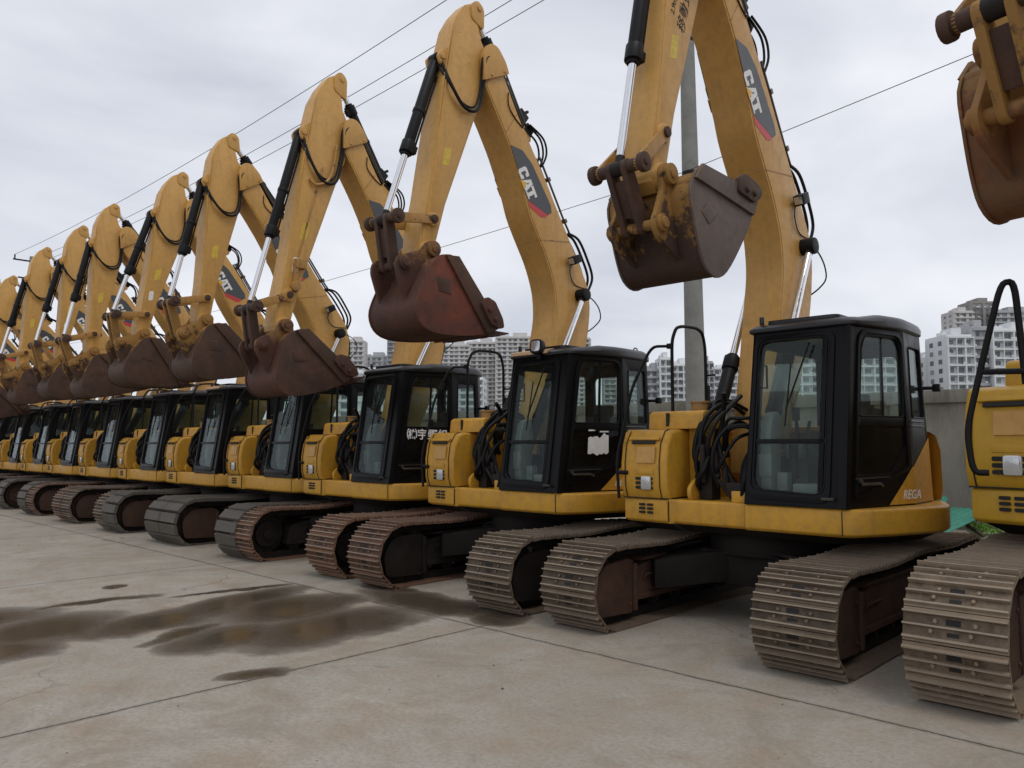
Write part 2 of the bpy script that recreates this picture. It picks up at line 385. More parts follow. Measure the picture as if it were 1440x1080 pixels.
def shoes(mb, rubber=False, bolts=True, w=.6):
    fr, p = resample(track_path(), 50)
    h = p/2
    for k, ((y, z), a) in enumerate(fr):
        # smooth the heading over the shoe
        a2 = fr[(k+1) % len(fr)][0]; a0 = fr[k-1][0]; a = math.atan2(a2[1]-a0[1], a2[0]-a0[0])
        t = Vector((0, math.cos(a), math.sin(a))); n = Vector((0, -math.sin(a), math.cos(a)))
        if (Vector((0, y, z-.35)).dot(n)) < 0 and abs(y) < 3: pass
        n = -n if n.dot(Vector((0, y*.01, z-.35))) < 0 and abs(y) <= 1.56 else n
        if abs(y) > 1.56 and n.dot(Vector((0, y-math.copysign(1.56, y), z-.35))) < 0: n = -n
        o = Vector((0, y, z))
        if rubber:
            pr = [(-h*.97, 0), (h*.97, 0), (h*.97, .018), (h*.86, .052), (-h*.86, .052), (-h*.97, .018)]
        else:
            g = .03
            pr = [(-h*1.04, -.004), (h*.94, .0), (h*1.0, .012), (h*.86, .014), (h*.80, g+.012), (h*.70, g+.012), (h*.62, .013),
                  (h*.07, .013), (h*.04, g+.006), (-h*.07, g+.006), (-h*.12, .013), (-h*.66, .013), (-h*.72, g), (-h*.85, g), (-h*.92, .012), (-h*1.04, .010)]
        jit = (random.random()-.5)*.006
        rg = [[o+t*q[0]+n*q[1]+Vector((x+jit, 0, 0)) for q in pr] for x in (-w/2, w/2)]
        mb.m = 0; mb.loft(rg)
        if not rubber:   # worn crests of the three grousers
            f0 = len(mb.mi)-len(pr)-2
            for q in range(len(pr)):
                if pr[q][1] > g-.003 and pr[(q+1) % len(pr)][1] > g-.003: mb.mi[f0+q] = 3
        mb.m = 1
        for sx in (-.085, .085):   # chain links on the inside
            c = o-n*.045+Vector((sx, 0, 0)); rot = Matrix((Vector((1, 0, 0)), t, n)).transposed()
            mb.box(c, (.035, p*.98, .085), rot)
        if bolts and not rubber:
            rot = Matrix((Vector((1, 0, 0)), t, n)).transposed()
            mb.m = 0
            for sx in (-.115, .115):
                for q in (-h*.30, h*.32):
                    c = o+t*q+Vector((sx+(.012 if q > 0 else -.012), 0, 0)); mb.tube([c, c+n*.026], .0125, 6)
            mb.m = 2
            mb.box(o+t*(h*.33)+n*.0125, (.085, .030, .006), rot)
            mb.box(o-t*(h*.40)+n*.0125, (.070, .020, .006), rot)
    mb.m = 0
def mk_track(root, sx, tm, kind, guard, gm):
    X = 0.995*sx; big = abs(root.scale[0]-1) > .01
    if big: X = 1.094*sx
    k = ('trk', kind, tm.name)
    me_ = part('track', k, lambda m: shoes(m, kind == 'rubber'), [tm, DARK, VENT, WORN], root, Matrix.Translation((X, 0, 0)) @ Matrix.Diagonal((.8 if big else 1, 1, 1, 1)))
    def frame(m):
        m.prism(rpoly([(-1.30, .18), (1.35, .18), (1.42, .30), (1.36, .46), (.7, .56), (-.6, .56), (-1.22, .46)], .05), -.15, .15)
        m.prism([(-1.0, .565), (.9, .565), (1.0, .54), (-1.1, .54)], -.19, .19)
        m.box((0, 0, .21), (.34, 2.4, .05))
        for y in (-.7, .45): m.cyl((-.06, y, .59), (.06, y, .59), .045)
        m.tube([(.156, -1.0, .36), (.18, -1.0, .40), (.18, -.72, .41), (.156, -.72, .37)], .011, 6)
    part('track_frame', ('tf', gm.name), frame, gm, me_, bevel=.012)
    def idler(m):
        m.cyl((-.055, 0, 0), (.055, 0, 0), .262, n=32); m.cyl((-.10, 0, 0), (.10, 0, 0), .18, n=24); m.cyl((-.135, 0, 0), (.135, 0, 0), .07)
    part('idler', ('idl', gm.name), idler, gm, me_, Matrix.Translation((0, -1.56, .35)), bevel=.01)
    def spro(m):
        N = 21; pl = []
        for i in range(N):
            for da, r in ((-.5, .25), (-.22, .285), (.22, .285), (.5, .25)):
                a = 2*math.pi*(i+da*.7)/N; pl.append((r*math.cos(a), r*math.sin(a)))
        m.prism(pl, -.03, .03); m.cyl((-.13, 0, 0), (.15, 0, 0), .21, n=24)
    part('sprocket', 'spr', spro, DARK, me_, Matrix.Translation((0, 1.56, .35)), bevel=.004)
    for i in range(7):
        part('roller', 'rol', lambda m: (m.cyl((-.12, 0, 0), (.12, 0, 0), .062), m.cyl((-.11, 0, 0), (-.08, 0, 0), .082), m.cyl((.08, 0, 0), (.11, 0, 0), .082), m.cyl((-.15, 0, 0), (.15, 0, 0), .03)), DARK, me_, Matrix.Translation((0, -1.14+i*.38, .155)))
    if guard:
        G = rpoly([(-1.72, .11), (-1.22, .09), (-1.17, .54), (-1.27, .575), (-1.64, .55), (-1.77, .36)], [.05, .02, .05, .04, .1, .08])
        def gd(m):
            m.prism(G, .15, .185)
            m.box((.20, -1.20, .32), (.03, .05, .42))
            for z in (.17, .46): m.tube([(.185, -1.26, z), (.20, -1.26, z)], .016, 6)
        part('idler_guard', ('ig', gm.name), gd, gm, me_, bevel=.01)
        part('idler_guard', ('ig2', gm.name), lambda m: m.prism(G, -.185, -.15), gm, me_, bevel=.01)
    return me_
# boom side profile (y,z) in machine coordinates at rest pose
FOOT = (0.02, 1.38); NOSE = (-.90, 6.02)
BF = [(-.14, 1.33), (-.10, 1.62), (.05, 2.25), (.17, 2.85), (.245, 3.2), (.235, 3.48), (.18, 3.68), (.07, 3.92), (-.11, 4.2), (-.25, 4.44), (-.36, 4.72), (-.60, 5.19), (-1.0, 5.80)]
BB = [(-.80, 6.18), (-.66, 5.97), (-.44, 5.60), (-.04, 5.06), (.1, 4.86), (.40, 4.42), (.83, 3.79), (.91, 3.60), (.94, 3.42), (.92, 3.2), (.85, 2.88), (.60, 2.2), (.27, 1.55), (.16, 1.30), (.02, 1.22)]
BF2 = [tuple(v)[:2] for v in spline([(a, b, 0) for a, b in BF], 3)]; BB2 = [tuple(v)[:2] for v in spline([(a, b, 0) for a, b in BB], 2)]
def inset(poly, d):
    # move every vertex inwards along its averaged normal (clockwise or not)
    A = sum(poly[i-1][0]*poly[i][1]-poly[i][0]*poly[i-1][1] for i in range(len(poly)))
    s = 1 if A > 0 else -1; out = []
    for i in range(len(poly)):
        a = Vector(poly[i-1]); b = Vector(poly[i]); c = Vector(poly[(i+1) % len(poly)])
        e1 = (b-a).normalized(); e2 = (c-b).normalized(); n = (Vector((-e1.y, e1.x))+Vector((-e2.y, e2.x)))
        n = n.normalized() if n.length > 1e-6 else Vector((0, 0)); out.append(tuple(b+n*s*d))
    return out
BX = -.20
def boom_mesh(m):
    out = BF2+BB2
    m.prism(out, -.195, .195)
    # webs stand a little proud of the flanges' middle: flange lips
    wb = inset(out, .022)
    m.prism(wb, -.203, -.190); m.prism(wb, .190, .203)
def boom_trim(m, w):
    # weld seams round the box section
    for (a, b) in ((((-.06, 4.13), (.53, 4.21)), ((-.66, 5.32), (-.47, 5.60)))[w],):
        d = Vector((0, b[0]-a[0], b[1]-a[1])); L = d.length; an = math.atan2(d.z, d.y); rot = Matrix.Rotation(an, 3, 'X')
        for sx in (-1, 1): m.box((sx*.203, (a[0]+b[0])/2, (a[1]+b[1])/2), (.007, L*.96, .012), rot)
        m.box((0, a[0]-.003*math.sin(an), a[1]), (.38, .007, .012), rot)
def nose_mesh(m, s):
    pl = rpoly([(-1.04, 5.83), (-.63, 6.04), (-.68, 6.16), (-.82, 6.31), (-.96, 6.31), (-1.05, 6.14)], [.02, .02, .06, .06, .08, .05], 5)
    if 1:
        m.prism(pl, s*.168, s*.235)
        pass
        for q in ((-.92, 5.93), (-.70, 6.04)): m.tube([(s*.23, q[0], q[1]), (s*.25, q[0], q[1])], .016, 6)
DG = [(-.58, 5.19), (-.37, 5.18), (-.19, 5.05), (.15, 4.61), (.17, 4.52), (.10, 4.475), (-.27, 4.58)]
DGR = [(-.27, 4.575), (.10, 4.47), (.04, 4.43), (-.03, 4.42), (-.24, 4.50)]
def decal(m, s):
    x0, x1 = s*.2035, s*.2055
    ax = Vector((.52, -.854)).normalized(); up = Vector((.854, .52)).normalized()   # reading dir (down the boom), letter-up
    m.m = 0; m.prism(DG, x0, x1)
    m.m = 2; m.prism(DGR, x0, x1+s*.0006)
    o = Vector((-.455, 4.915)); Lw = .40; H = .17
    def G(poly, mi, dx):
        m.m = mi; m.prism([tuple(o+ax*(a*Lw)+up*(b*H)) for a, b in poly], x1, x1+s*dx)
    C = [(.30, 1), (.06, 1), (0, .86), (0, .14), (.06, 0), (.30, 0), (.32, .10), (.32, .36), (.21, .36), (.21, .24), (.12, .24), (.12, .76), (.21, .76), (.21, .62), (.32, .62), (.32, .9)]
    A1 = [(.34, 0), (.44, 1), (.60, 1), (.64, .55), (.53, .55), (.515, .76), (.49, .5), (.46, 0)]
    A2 = [(.53, .55), (.64, .55), (.70, 0), (.575, 0), (.565, .2), (.50, .2), (.50, .42), (.54, .42)]
    T = [(.63, 1), (1, 1), (1, .74), (.88, .74), (.88, .14), (.94, .14), (.94, 0), (.70, 0), (.70, .14), (.76, .14), (.76, .74), (.63, .74)]
    G(C, 1, .001); G(A1, 1, .001); G(A2, 1, .001); G(T, 1, .001)
    G([(.30, -.10), (.46, .40), (.62, -.10)], 3, .0018)
STK_P = Vector((-.93, 6.05)); STK_Q = Vector((-1.79, 3.71))   # pivot and bucket pin at rest pose
SF = [(-1.89, 3.66), (-1.875, 3.9), (-1.79, 4.3), (-1.67, 5.04), (-1.56, 5.80), (-1.53, 5.95), (-1.44, 6.36), (-1.35, 6.54), (-1.22, 6.71), (-1.14, 6.755)]
SB = [(-1.06, 6.72), (-1.03, 6.62), (-1.0, 6.36), (-.86, 6.10), (-.90, 5.88), (-1.08, 5.46), (-1.54, 4.27), (-1.67, 3.82), (-1.72, 3.63), (-1.80, 3.59)]
def stick_mesh(m):
    m.prism(SF+SB, -.15, .15)
    wb = inset(SF+SB, .02); m.prism(wb, -.158, -.145); m.prism(wb, .145, .158)
    m.cyl((-.2, -1.79, 3.71), (.2, -1.79, 3.71), .10, n=20)
    m.cyl((-.19, -1.73, 4.06), (.19, -1.73, 4.06), .075)
    m.v = [(x*(1-.45*max(0, min(1, (z-6.1)/.6))), y, z) for x, y, z in m.v]
    # clevis for the stick cylinder at the top, clevis for the bucket cylinder
    for s in (-1, 1):
        m.prism(rpoly([(-1.14, 6.58), (-1.14, 6.76), (-1.04, 6.83), (-.94, 6.76), (-.94, 6.50)], .05), s*.07, s*.115)
        m.prism(rpoly([(-1.52, 5.84), (-1.61, 5.87), (-1.64, 5.96), (-1.57, 6.04), (-1.48, 6.10)], .03), s*.08, s*.12)
    m.cyl((-.13, -1.02, 6.74), (.13, -1.02, 6.74), .035); m.cyl((-.14, -1.58, 5.95), (.14, -1.58, 5.95), .035)
    m.tube([(.158, -1.36, 6.30), (.166, -1.36, 6.30)], .012, 6); m.tube([(.158, -1.2, 6.0), (.166, -1.2, 6.0)], .012, 6)
P2R = Vector((-.38, -.21)); LNK = Vector((-1.73, 4.06)); L1, L2 = .53, .49
BKO = [(.09, -.08), (-.08, -.13), (-.20, -.31), (-.31, -.52), (-.355, -.69), (-.29, -.84), (-.12, -.915), (.20, -.915), (.53, -.875), (.76, -.80)]
def bucket_mesh(m):
    out = [tuple(v)[:2] for v in spline([(a, b, 0) for a, b in BKO], 3)]
    inn = [tuple(p) for p in inset(out+[(.3, -.5)], .025)][:len(out)]
    W = .39
    m.m = 0
    n = len(out)
    vs = [(-W, a, b) for a, b in out]+[(W, a, b) for a, b in out]+[(-W, a, b) for a, b in inn]+[(W, a, b) for a, b in inn]
    fs = [(i, i+1, n+i+1, n+i) for i in range(n-1)]+[(2*n+i, 3*n+i, 3*n+i+1, 2*n+i+1) for i in range(n-1)]
    fs += [(0, n, 3*n, 2*n), (n-1, 3*n-1, 4*n-1, 2*n-1)]+[(i, 2*n+i, 2*n+i+1, i+1) for i in range(n-1)]+[(n+i, n+i+1, 3*n+i+1, 3*n+i) for i in range(n-1)]
    m.add(vs, fs)
    # wear strips across the belly, torque tube
    m.box((0, .66, -.855), (.79, .22, .03), Matrix.Rotation(.32, 3, 'X'))
    m.cyl((-W, .03, -.14), (W, .03, -.14), .06, n=12)
    # ears
    ear = rpoly([(.10, .0), (.06, .09), (-.06, .09), (-.15, -.03), (-.33, -.10), (-.46, -.14), (-.49, -.26), (-.37, -.58), (-.26, -.40), (-.10, -.20), (.10, -.14)], [.05, .06, .06, .03, .03, .06, .06, 0, 0, 0, .02])
    for s in (-1, 1):
        m.prism(ear, s*.185, s*.225)
        m.cyl((s*.22, 0, 0), (s*.27, 0, 0), .085); m.cyl((s*.26, 0, 0), (s*.285, 0, 0), .04)
        m.cyl((s*.22, P2R.x, P2R.y), (s*.26, P2R.x, P2R.y), .07)
    m.cyl((-.28, P2R.x, P2R.y), (.28, P2R.x, P2R.y), .045)
    # side plates
    m.m = 1
    sp = [(a, b) for a, b in inset(out+[(.3, -.5)], -.012)[:n]]+[(.80, -.77), (.19, -.085)]
    m.prism(sp, W, W+.02); m.prism(sp, -W-.02, -W)
    m.m = 2
    st = [(.02, -.09), (.20, -.075), (.82, -.755), (.77, -.81), (.62, -.86)]
    for s in (-1, 1):
        m.prism(st, s*(W+.02), s*(W+.045))
        m.prism([(-.08, -.34), (-.07, -.48), (.11, -.50), (.06, -.34)], s*(W+.02), s*(W+.026))
    m.m = 0
def excavator(cx, cy=7.15, label='', name='excavator', sb=1., rb=0., P0=None, brot=0., trackL=('steel', TR_DUST), trackR=('steel', TR_DUST), bmats=None, guard=True, gm=None,
              visor=False, lamp=False, door_text=None, sticker=False, stick_text=False, hook=False, rega=True, scale=1., arms=True, loops=True, yel=None, variant=0, swing=0, group='tracked excavators parked side by side in a row', gap=0.):
    root = bpy.data.objects.new(name, None); COL.objects.link(root); root.location = (cx, cy, 0); root.scale = (scale,)*3; root.empty_display_size = .5
    tag(root, label, 'excavator', group)
    yel = yel or YEL; gm = gm or RUST_D
    I = Matrix.Identity(4); SW = Matrix.Rotation(R_(swing), 4, 'Z')
    mk_track(root, -1, trackL[1], trackL[0], guard, gm); mk_track(root, 1, trackR[1], trackR[0], guard, gm)
    def carb(m):
        m.cyl((0, 0, .60), (0, 0, .80), .62, n=40); m.cyl((0, 0, .76), (0, 0, .84), .52, n=40)
        m.box((0, 0, .48), (1.0, 1.1, .30))
        for sx in (-1, 1):
            for sy in (-1, 1):
                a = (sx*.35, sy*.35); b = (sx*.86, sy*.85)
                d = Vector((b[0]-a[0], b[1]-a[1], 0)).normalized(); nn = Vector((-d.y, d.x, 0))
                r0 = [Vector((a[0], a[1], z))+nn*w*.24 for w, z in ((-1, .36), (1, .36), (1, .64), (-1, .64))]
                r1 = [Vector((b[0], b[1], z))+nn*w*.20 for w, z in ((-1, .28), (1, .28), (1, .54), (-1, .54))]
                m.loft([r0, r1])
        m.tube([(.0, -.3, .62), (.35, -.7, .66), (.8, -.9, .64)], .02, 6)
    part('undercarriage', 'carb', carb, CARB, root, bevel=.012)
    # ---- upper platform with the yellow skirt
    front = [(-1.14, -.86), (-.66, -.88), (-.62, -.83), (.10, -.83), (.13, -.88), (.96, -.88), (1.06, -.82), (1.22, -.52), (1.34, -.2)]
    rear = arc((0, 0), 1.44, 3, 177, 26)
    plan = front+rear+[(-1.36, -.2), (-1.24, -.6)]
    def plat(m):
        rc = [(a*.985, b*.985) for a, b in plan]
        m.loft([[(a*.97, b*.97, .865) for a, b in plan], [(a, b, .89) for a, b in plan], [(a, b, 1.075) for a, b in plan], [(a*.985, b*.985, 1.09) for a, b in plan]])
        # boom foot brackets
        for x in (BX-.27, BX+.27):
            m.prism(rpoly([(-.78, 1.08), (-.80, 1.20), (-.66, 1.30), (-.45, 1.24), (-.25, 1.42), (0, 1.56), (.22, 1.48), (.34, 1.08)], .06), x-.022, x+.022)
        m.cyl((BX-.33, FOOT[0], FOOT[1]), (BX+.33, FOOT[0], FOOT[1]), .07)
        m.box((BX+.02, -.80, 1.0), (.70, .05, .05)); m.box((.03, -.62, 1.14), (.14, .36, .10))
    part('platform', ('plat', yel.name), plat, yel, root, SW, bevel=.012)
    def under(m): m.loft([[(a*.86, b*.86, .80) for a, b in plan], [(a*.95, b*.95, .864) for a, b in plan]])
    part('platform_underside', 'plu', under, CARB, root, SW)
    part('skirt_seam', 'seam', lambda m: (m.box((.955, -.883, .98), (.006, .008, .19)), m.box((1.345, -.10, .98), (.008, .006, .19)), m.box((-.64, -.872, .98), (.006, .01, .19))), VENT, root, SW)
    # ---- counterweight and engine hood
    def cw(m):
        A = arc((0, 0), 1.43, 28, 152, 20)
        pl = A+[(-1.10, .80), (1.10, .80)]
        m.loft([[(a*s, b*s, z) for a, b in pl] for s, z in ((.99, 1.094), (1., 1.2), (.995, 1.55), (.97, 1.68), (.93, 1.72))])
    part('counterweight', ('cw', yel.name), cw, yel, root, SW, bevel=.015)
    def hood(m):
        m.loft([[(-1.30, -.26, z), (-.62, -.26, z), (-.62, .797, z), (-1.17, .797, z), (-1.36, .3, z)] for z in (1.094, 1.52)])
        m.loft([[(-.60, .38, z), (.10, .38, z), (.10, .797, z), (-.60, .797, z)] for z in (1.094, 1.62)])
        m.prism(rpoly([(-1.1, .55), (1.1, .55), (1.0, 1.1), (.4, 1.28), (-.4, 1.28), (-1.0, 1.1)], .1), 1.722, 1.78, 'z')
    part('engine_hood', ('hood', yel.name), hood, yel, root, SW, bevel=.02)
    # ---- right front storage box
    def sbox(m):
        prof = [(-.865, 1.094), (-.90, 1.20), (-.905, 1.42), (-.875, 1.60), (-.80, 1.72), (-.72, 1.745), (-.27, 1.745), (-.27, 1.094)]
        xl = lambda y: -1.15-.16*max(0, (y+.86))/.6
        rings = [[(xl(y)+(.03 if k == 0 else 0) if k < 2 else x, y, z) for y, z in prof] for k, x in enumerate((0, 0, -.67, -.64))]
        rings[0] = [(x-.0+.0, y, z) for x, y, z in rings[0]]
        rings[3] = [(x, y+(.02 if y < -.7 else 0), z-(.02 if z > 1.5 else 0)) for x, y, z in rings[3]]
        m.loft([rings[1], rings[2], rings[3]])
        m.prism(rpoly([(-.62, 1.748), (-.60, 1.90), (-.56, 1.925), (-.20, 1.925), (-.20, 1.55), (-.268, 1.55), (-.268, 1.748)], [0, .03, .03, 0, 0, 0, 0]), -1.02, -.42)
        m.prism([(-.5, 1.09), (-.18, 1.09), (-.18, 1.92), (-.5, 1.92)], -.638, -.44)
    sb_ = part('storage_box', ('sbox', yel.name, variant), sbox, yel, root, SW, bevel=.014)
    part('access_panel', ('ap', yel.name), lambda m: m.box((-.90, -.868, 1.655), (.34, .02, .035), Matrix.Rotation(-.62, 3, 'X')), yel, sb_, bevel=.004)
    part('handle', ('ap2', yel.name), lambda m: m.box((-.88, -.906, 1.345), (.20, .012, .055)), yel, sb_, bevel=.004)
    def lines(m):
        m.tube([(-.712, -.872, 1.10), (-.712, -.907, 1.21), (-.712, -.911, 1.42), (-.712, -.88, 1.61), (-.712, -.80, 1.727), (-.712, -.7, 1.75)], .005, 5)
        m.tube([(-1.10, -.872, 1.10), (-1.10, -.907, 1.21), (-1.10, -.911, 1.42), (-1.10, -.88, 1.61), (-1.10, -.80, 1.727)], .005, 5)
        m.box((-.89, -.872, 1.094), (.5, .03, .008)); m.box((-.636, -.55, 1.10), (.006, .5, .008))
        m.box((-.90, -.885, 1.62), (.26, .012, .03), Matrix.Rotation(-.45, 3, 'X'))
        m.box((-.80, -.614, 1.84), (.035, .01, .13))
    part('shut_line', 'shl', lines, VENT, sb_)
    part('latch_recess', ('lr', yel.name), lambda m: m.box((-.86, -.903, 1.50), (.20, .02, .15), Matrix.Rotation(-.12, 3, 'X')), YEL2, sb_)
    for k, x in enumerate((-.93, -.84)):
        part('air_vent', ('vn', k), lambda m: [m.prism(rpoly([(x-.032, .95+i*.036), (x+.032, .95+i*.036), (x+.032, .972+i*.036), (x-.032, .972+i*.036)], .008, 3), -.885, -.868, 'y') for i in range(3)], VENT, sb_)
    part('air_vent', 'vents', lambda m: [m.prism(rpoly([(-.98, 1.18+i*.042), (-.79, 1.18+i*.042), (-.79, 1.208+i*.042), (-.98, 1.208+i*.042)], .01, 3), -.912, -.89, 'y') for i in range(3)], VENT, sb_)
    part('headlight', 'hl', lambda m: m.prism(rpoly([(-.91, 1.175), (-.80, 1.175), (-.80, 1.30), (-.91, 1.30)], .02), -.925, -.90, 'y'), LENS, sb_, bevel=.006)
    part('filler_cap', 'cap', lambda m: (m.cyl((-.58, -.38, 1.926), (-.58, -.38, 2.0), .085, n=20), m.cyl((-.58, -.38, 2.0), (-.58, -.38, 2.02), .095, n=20)), ORN, root, SW, bevel=.005)
    # ---- handrails
    def rail(m):
        pth = [(-.80, -.52, 1.90), (-.80, -.52, 2.62), (-.80, -.44, 2.76), (-.80, -.32, 2.79), (-.80, -.05, 2.80), (-.80, .07, 2.76), (-.80, .12, 2.6), (-.80, .12, 1.5)]
        m.tube([p for p in rp3(pth)], .017, 8)
        m.tube(rp3([(-1.17, -.915, 1.08), (-1.19, -.925, 1.45), (-1.06, -.84, 2.15), (-.92, -.70, 2.56), (-.83, -.54, 2.57)]), .015, 8)
        m.box((-.815, -.53, 2.57), (.05, .05, .05)); m.cyl((-1.17, -.925, 1.33), (-1.07, -.90, 1.33), .02)
        m.box((-.79, .13, 2.1), (.05, .03, .22)); m.box((-.75, .14, 2.32), (.1, .012, .02))
    def rail2(m):
        m.tube(rp3([(-1.10, -1.02, 1.20), (-1.18, -1.04, 1.20), (-1.205, -1.04, 1.45), (-1.12, -1.04, 1.80), (-.99, -1.04, 2.32), (-.93, -1.0, 2.33), (-.90, -.98, 1.72)]), .019, 10)
        m.tube([(-1.12, -1.04, 1.80), (-.5, -.98, 1.78)], .018, 8)
    if variant == 12: part('handrail', 'rail2', rail2, RUBBER, root)
    else: part('handrail', 'rail', rail, RUBBER, root, SW)
    # ---- cab
    cab = part('cab', 'cabf', cab_frame, BLACK, root, SW, bevel=.006)
    part('windscreen', 'ws', lambda m: glass_panels(m, 'front'), GLASS, cab)
    part('door_window', 'dw', lambda m: glass_panels(m, 'door'), GLASS, cab)
    part('door_panel', 'dpn', lambda m: glass_panels(m, 'lower'), BGLASS, cab)
    part('side_window', 'sw', lambda m: glass_panels(m, 'side'), GLASS, cab)
    part('roof', 'roof', roof, BLK2, cab, bevel=.01)
    part('window_seal', 'seal', seals, RUBBER, cab)
    part('seat', 'seat', seat, SEAT, cab, bevel=.03)
    part('control_console', 'cons', console, GREYP, cab, bevel=.02)
    part('wiper', 'wip', lambda m: (m.tube([F_f(.52, 1.36, .03), F_f(.34, .80, .03)], .008, 6), m.tube([F_f(.36, 1.20, .02), F_f(.335, .66, .02)], .007, 6)), RUBBER, cab)
    part('control_lever', 'lev', levers, RUBBER, cab)
    part('door_handle', 'dh', dhandle, PIPE, cab)
    part('side_mirror', 'mir', mirror, RUBBER, cab, bevel=.006)
    if rega:
        part('corner_panel', ('cp', yel.name), corner_panel, yel, cab)
        if 'rega' not in MC: MC['rega'] = text_mesh('REGA', .105, WHITE, .0015, .002, .3)
        q = door_map(.70, .075, .0); q2 = door_map(.9, .075, .0); q3 = door_map(.70, .3, .0)
        X = (q2-q).normalized(); Yv = (q3-q).normalized(); Z = X.cross(Yv)
        mt = Matrix((X, Yv, Z)).transposed().to_4x4(); mt.translation = door_map(.735, .085, 0)+Z*.009
        obj('lettering', MC['rega'], cab, mt)
    if visor:
        part('visor', 'vis', lambda m: m.prism(rpoly([(-.74, 2.60), (-.72, 2.645), (-.46, 2.70), (-.46, 2.66)], .01), .16, .70), TAN, cab, bevel=.006)
    if lamp:
        part('work_light', 'wl', worklight, [RUBBER, LENS], cab, bevel=.004)
    if door_text:
        k = ('dt', door_text)
        if k not in MC: MC[k] = text_mesh(door_text, .15, WHITE, .001, .003)
        q = door_map(.5, .8, 0); X = (door_map(.7, .8, 0)-q).normalized(); Yv = (door_map(.5, 1., 0)-q).normalized(); Z = X.cross(Yv)
        mt = Matrix((X, Yv, Z)).transposed().to_4x4(); mt.translation = door_map(.40, .63, 0)+Z*.008
        obj('lettering', MC[k], cab, mt)
    if sticker:
        def stk(m):
            rr = random.Random(3); top = [(.27+.03*i, .60-.01*i*0+rr.uniform(-.03, .012)+(.03 if i > 5 else 0)) for i in range(10)]; bot = [(.54-.03*i, .40+rr.uniform(-.02, .02)) for i in range(10)]
            m.sheet(lambda u, v, w: door_map(u, v, .0+.012+w), top+bot, [], .002)
            m.sheet(lambda u, v, w: door_map(u, v, .0+.012+w), [(.27, .67), (.36, .665), (.36, .655), (.27, .65)], [], .002)
            m.sheet(lambda u, v, w: door_map(u, v, .0+.012+w), [(.42, .655), (.54, .655), (.54, .64), (.42, .64)], [], .002)
        part('torn_sticker', 'stk', stk, WHITE, cab, label='torn white sticker on the black cab door')
    # ---- boom
    T0 = Matrix.Translation((BX, 0, 0))
    fo = Vector((0, FOOT[0], FOOT[1]))
    MBm = SW @ T0 @ Matrix.Translation(fo) @ Matrix.Rotation(R_(rb), 4, 'X') @ Matrix.Diagonal((1, sb, sb, 1)) @ Matrix.Translation(-fo)
    m2 = lambda p: MBm @ Vector((0, p[0], p[1]))
    boom = part('boom', 'boom', boom_mesh, YEL2, root, MBm, bevel=.008)
    [part('weld_seam', ('btr', w), lambda m: boom_trim(m, w), YELW, boom) for w in (0, 1)]
    [part('boom_nose', ('nose', s), lambda m: nose_mesh(m, s), YEL2, boom, bevel=.012) for s in (-1, 1)]
    for s in (1, -1):
        part('decal', ('dec', s), lambda m: decal(m, s), [DGREY, WHITE, RED, YDEC], boom)
    part('valve_block', 'valve', valve, RUBBER, boom, bevel=.008)
    tubes('pipe', 'bpipe', BPIPES, PIPE, boom)
    part('pipe_clamp', 'bcl', lambda m: m.box((.10, .15, 4.95), (.18, .05, .04), Matrix.Rotation(R_(-56), 3, 'X')), PIPE, boom)
    part('pipe_clamp', 'bcl2', lambda m: m.box((.10, .47, 4.48), (.18, .05, .04), Matrix.Rotation(R_(-56), 3, 'X')), PIPE, boom)
    tubes('hose', 'bhose', BHOSES, RUBBER, boom)
    part('boom_light', 'blight', blight, [RUBBER, LENS], boom, bevel=.004)
    # boom cylinders
    top = Vector((0, .70, 3.53))
    for s in (-1, 1):
        a = SW @ Vector((BX+s*.285, -.58, 1.19)); b = MBm @ Vector((s*.285, top.y, top.z))
        cyl_asm(root, 'boom_cylinder', a, b, 1.46, .068, .038, s)
    part('boom_pin', 'bpin', lambda m: m.cyl((-.35, 0, 0), (.35, 0, 0), .082, n=20), RUBBER, root, MBm @ Matrix.Translation(top), bevel=.02)
    # stick: similarity transform pivot->pivot, bucket pin -> P0
    A = m2((STK_P.x, STK_P.y)); A2 = (MBm @ Vector((0, STK_P.x, STK_P.y)))
    Al = SW.inverted() @ A2; A2d = Vector((Al.y, Al.z)); P0 = Vector(P0 or STK_Q)
    d0 = STK_Q-STK_P; d1 = P0-A2d; ss = d1.length/d0.length; ra = math.atan2(d1.y, d1.x)-math.atan2(d0.y, d0.x)
    MS = SW @ Matrix.Translation((BX, A2d.x, A2d.y)) @ Matrix.Rotation(ra, 4, 'X') @ Matrix.Diagonal((1, max(.95, min(ss, 1.05)), ss, 1)) @ Matrix.Translation((0, -STK_P.x, -STK_P.y))
    MS2 = lambda p: SW.inverted() @ (MS @ Vector((0, p[0], p[1])))
    P0v = MS2(STK_Q); P0 = Vector((P0v.y, P0v.z))
    stick = part('stick', 'stick', stick_mesh, YEL2, root, MS, bevel=.008)
    part('label_plate', 'ylab', lambda m: m.prism([(-1.60, 4.70), (-1.50, 4.72), (-1.46, 4.92), (-1.56, 4.90)], .158, .1595), YLAB, stick)
    if variant % 2 == 0 and not stick_text:
        part('sticker', 'wlab', lambda m: m.prism(rpoly([(-1.70, 4.32), (-1.62, 4.33), (-1.60, 4.50), (-1.68, 4.49)], .03), .158, .1595), WHITE, stick)
    tubes('hose', 'shose', SHOSES, RUBBER, stick)
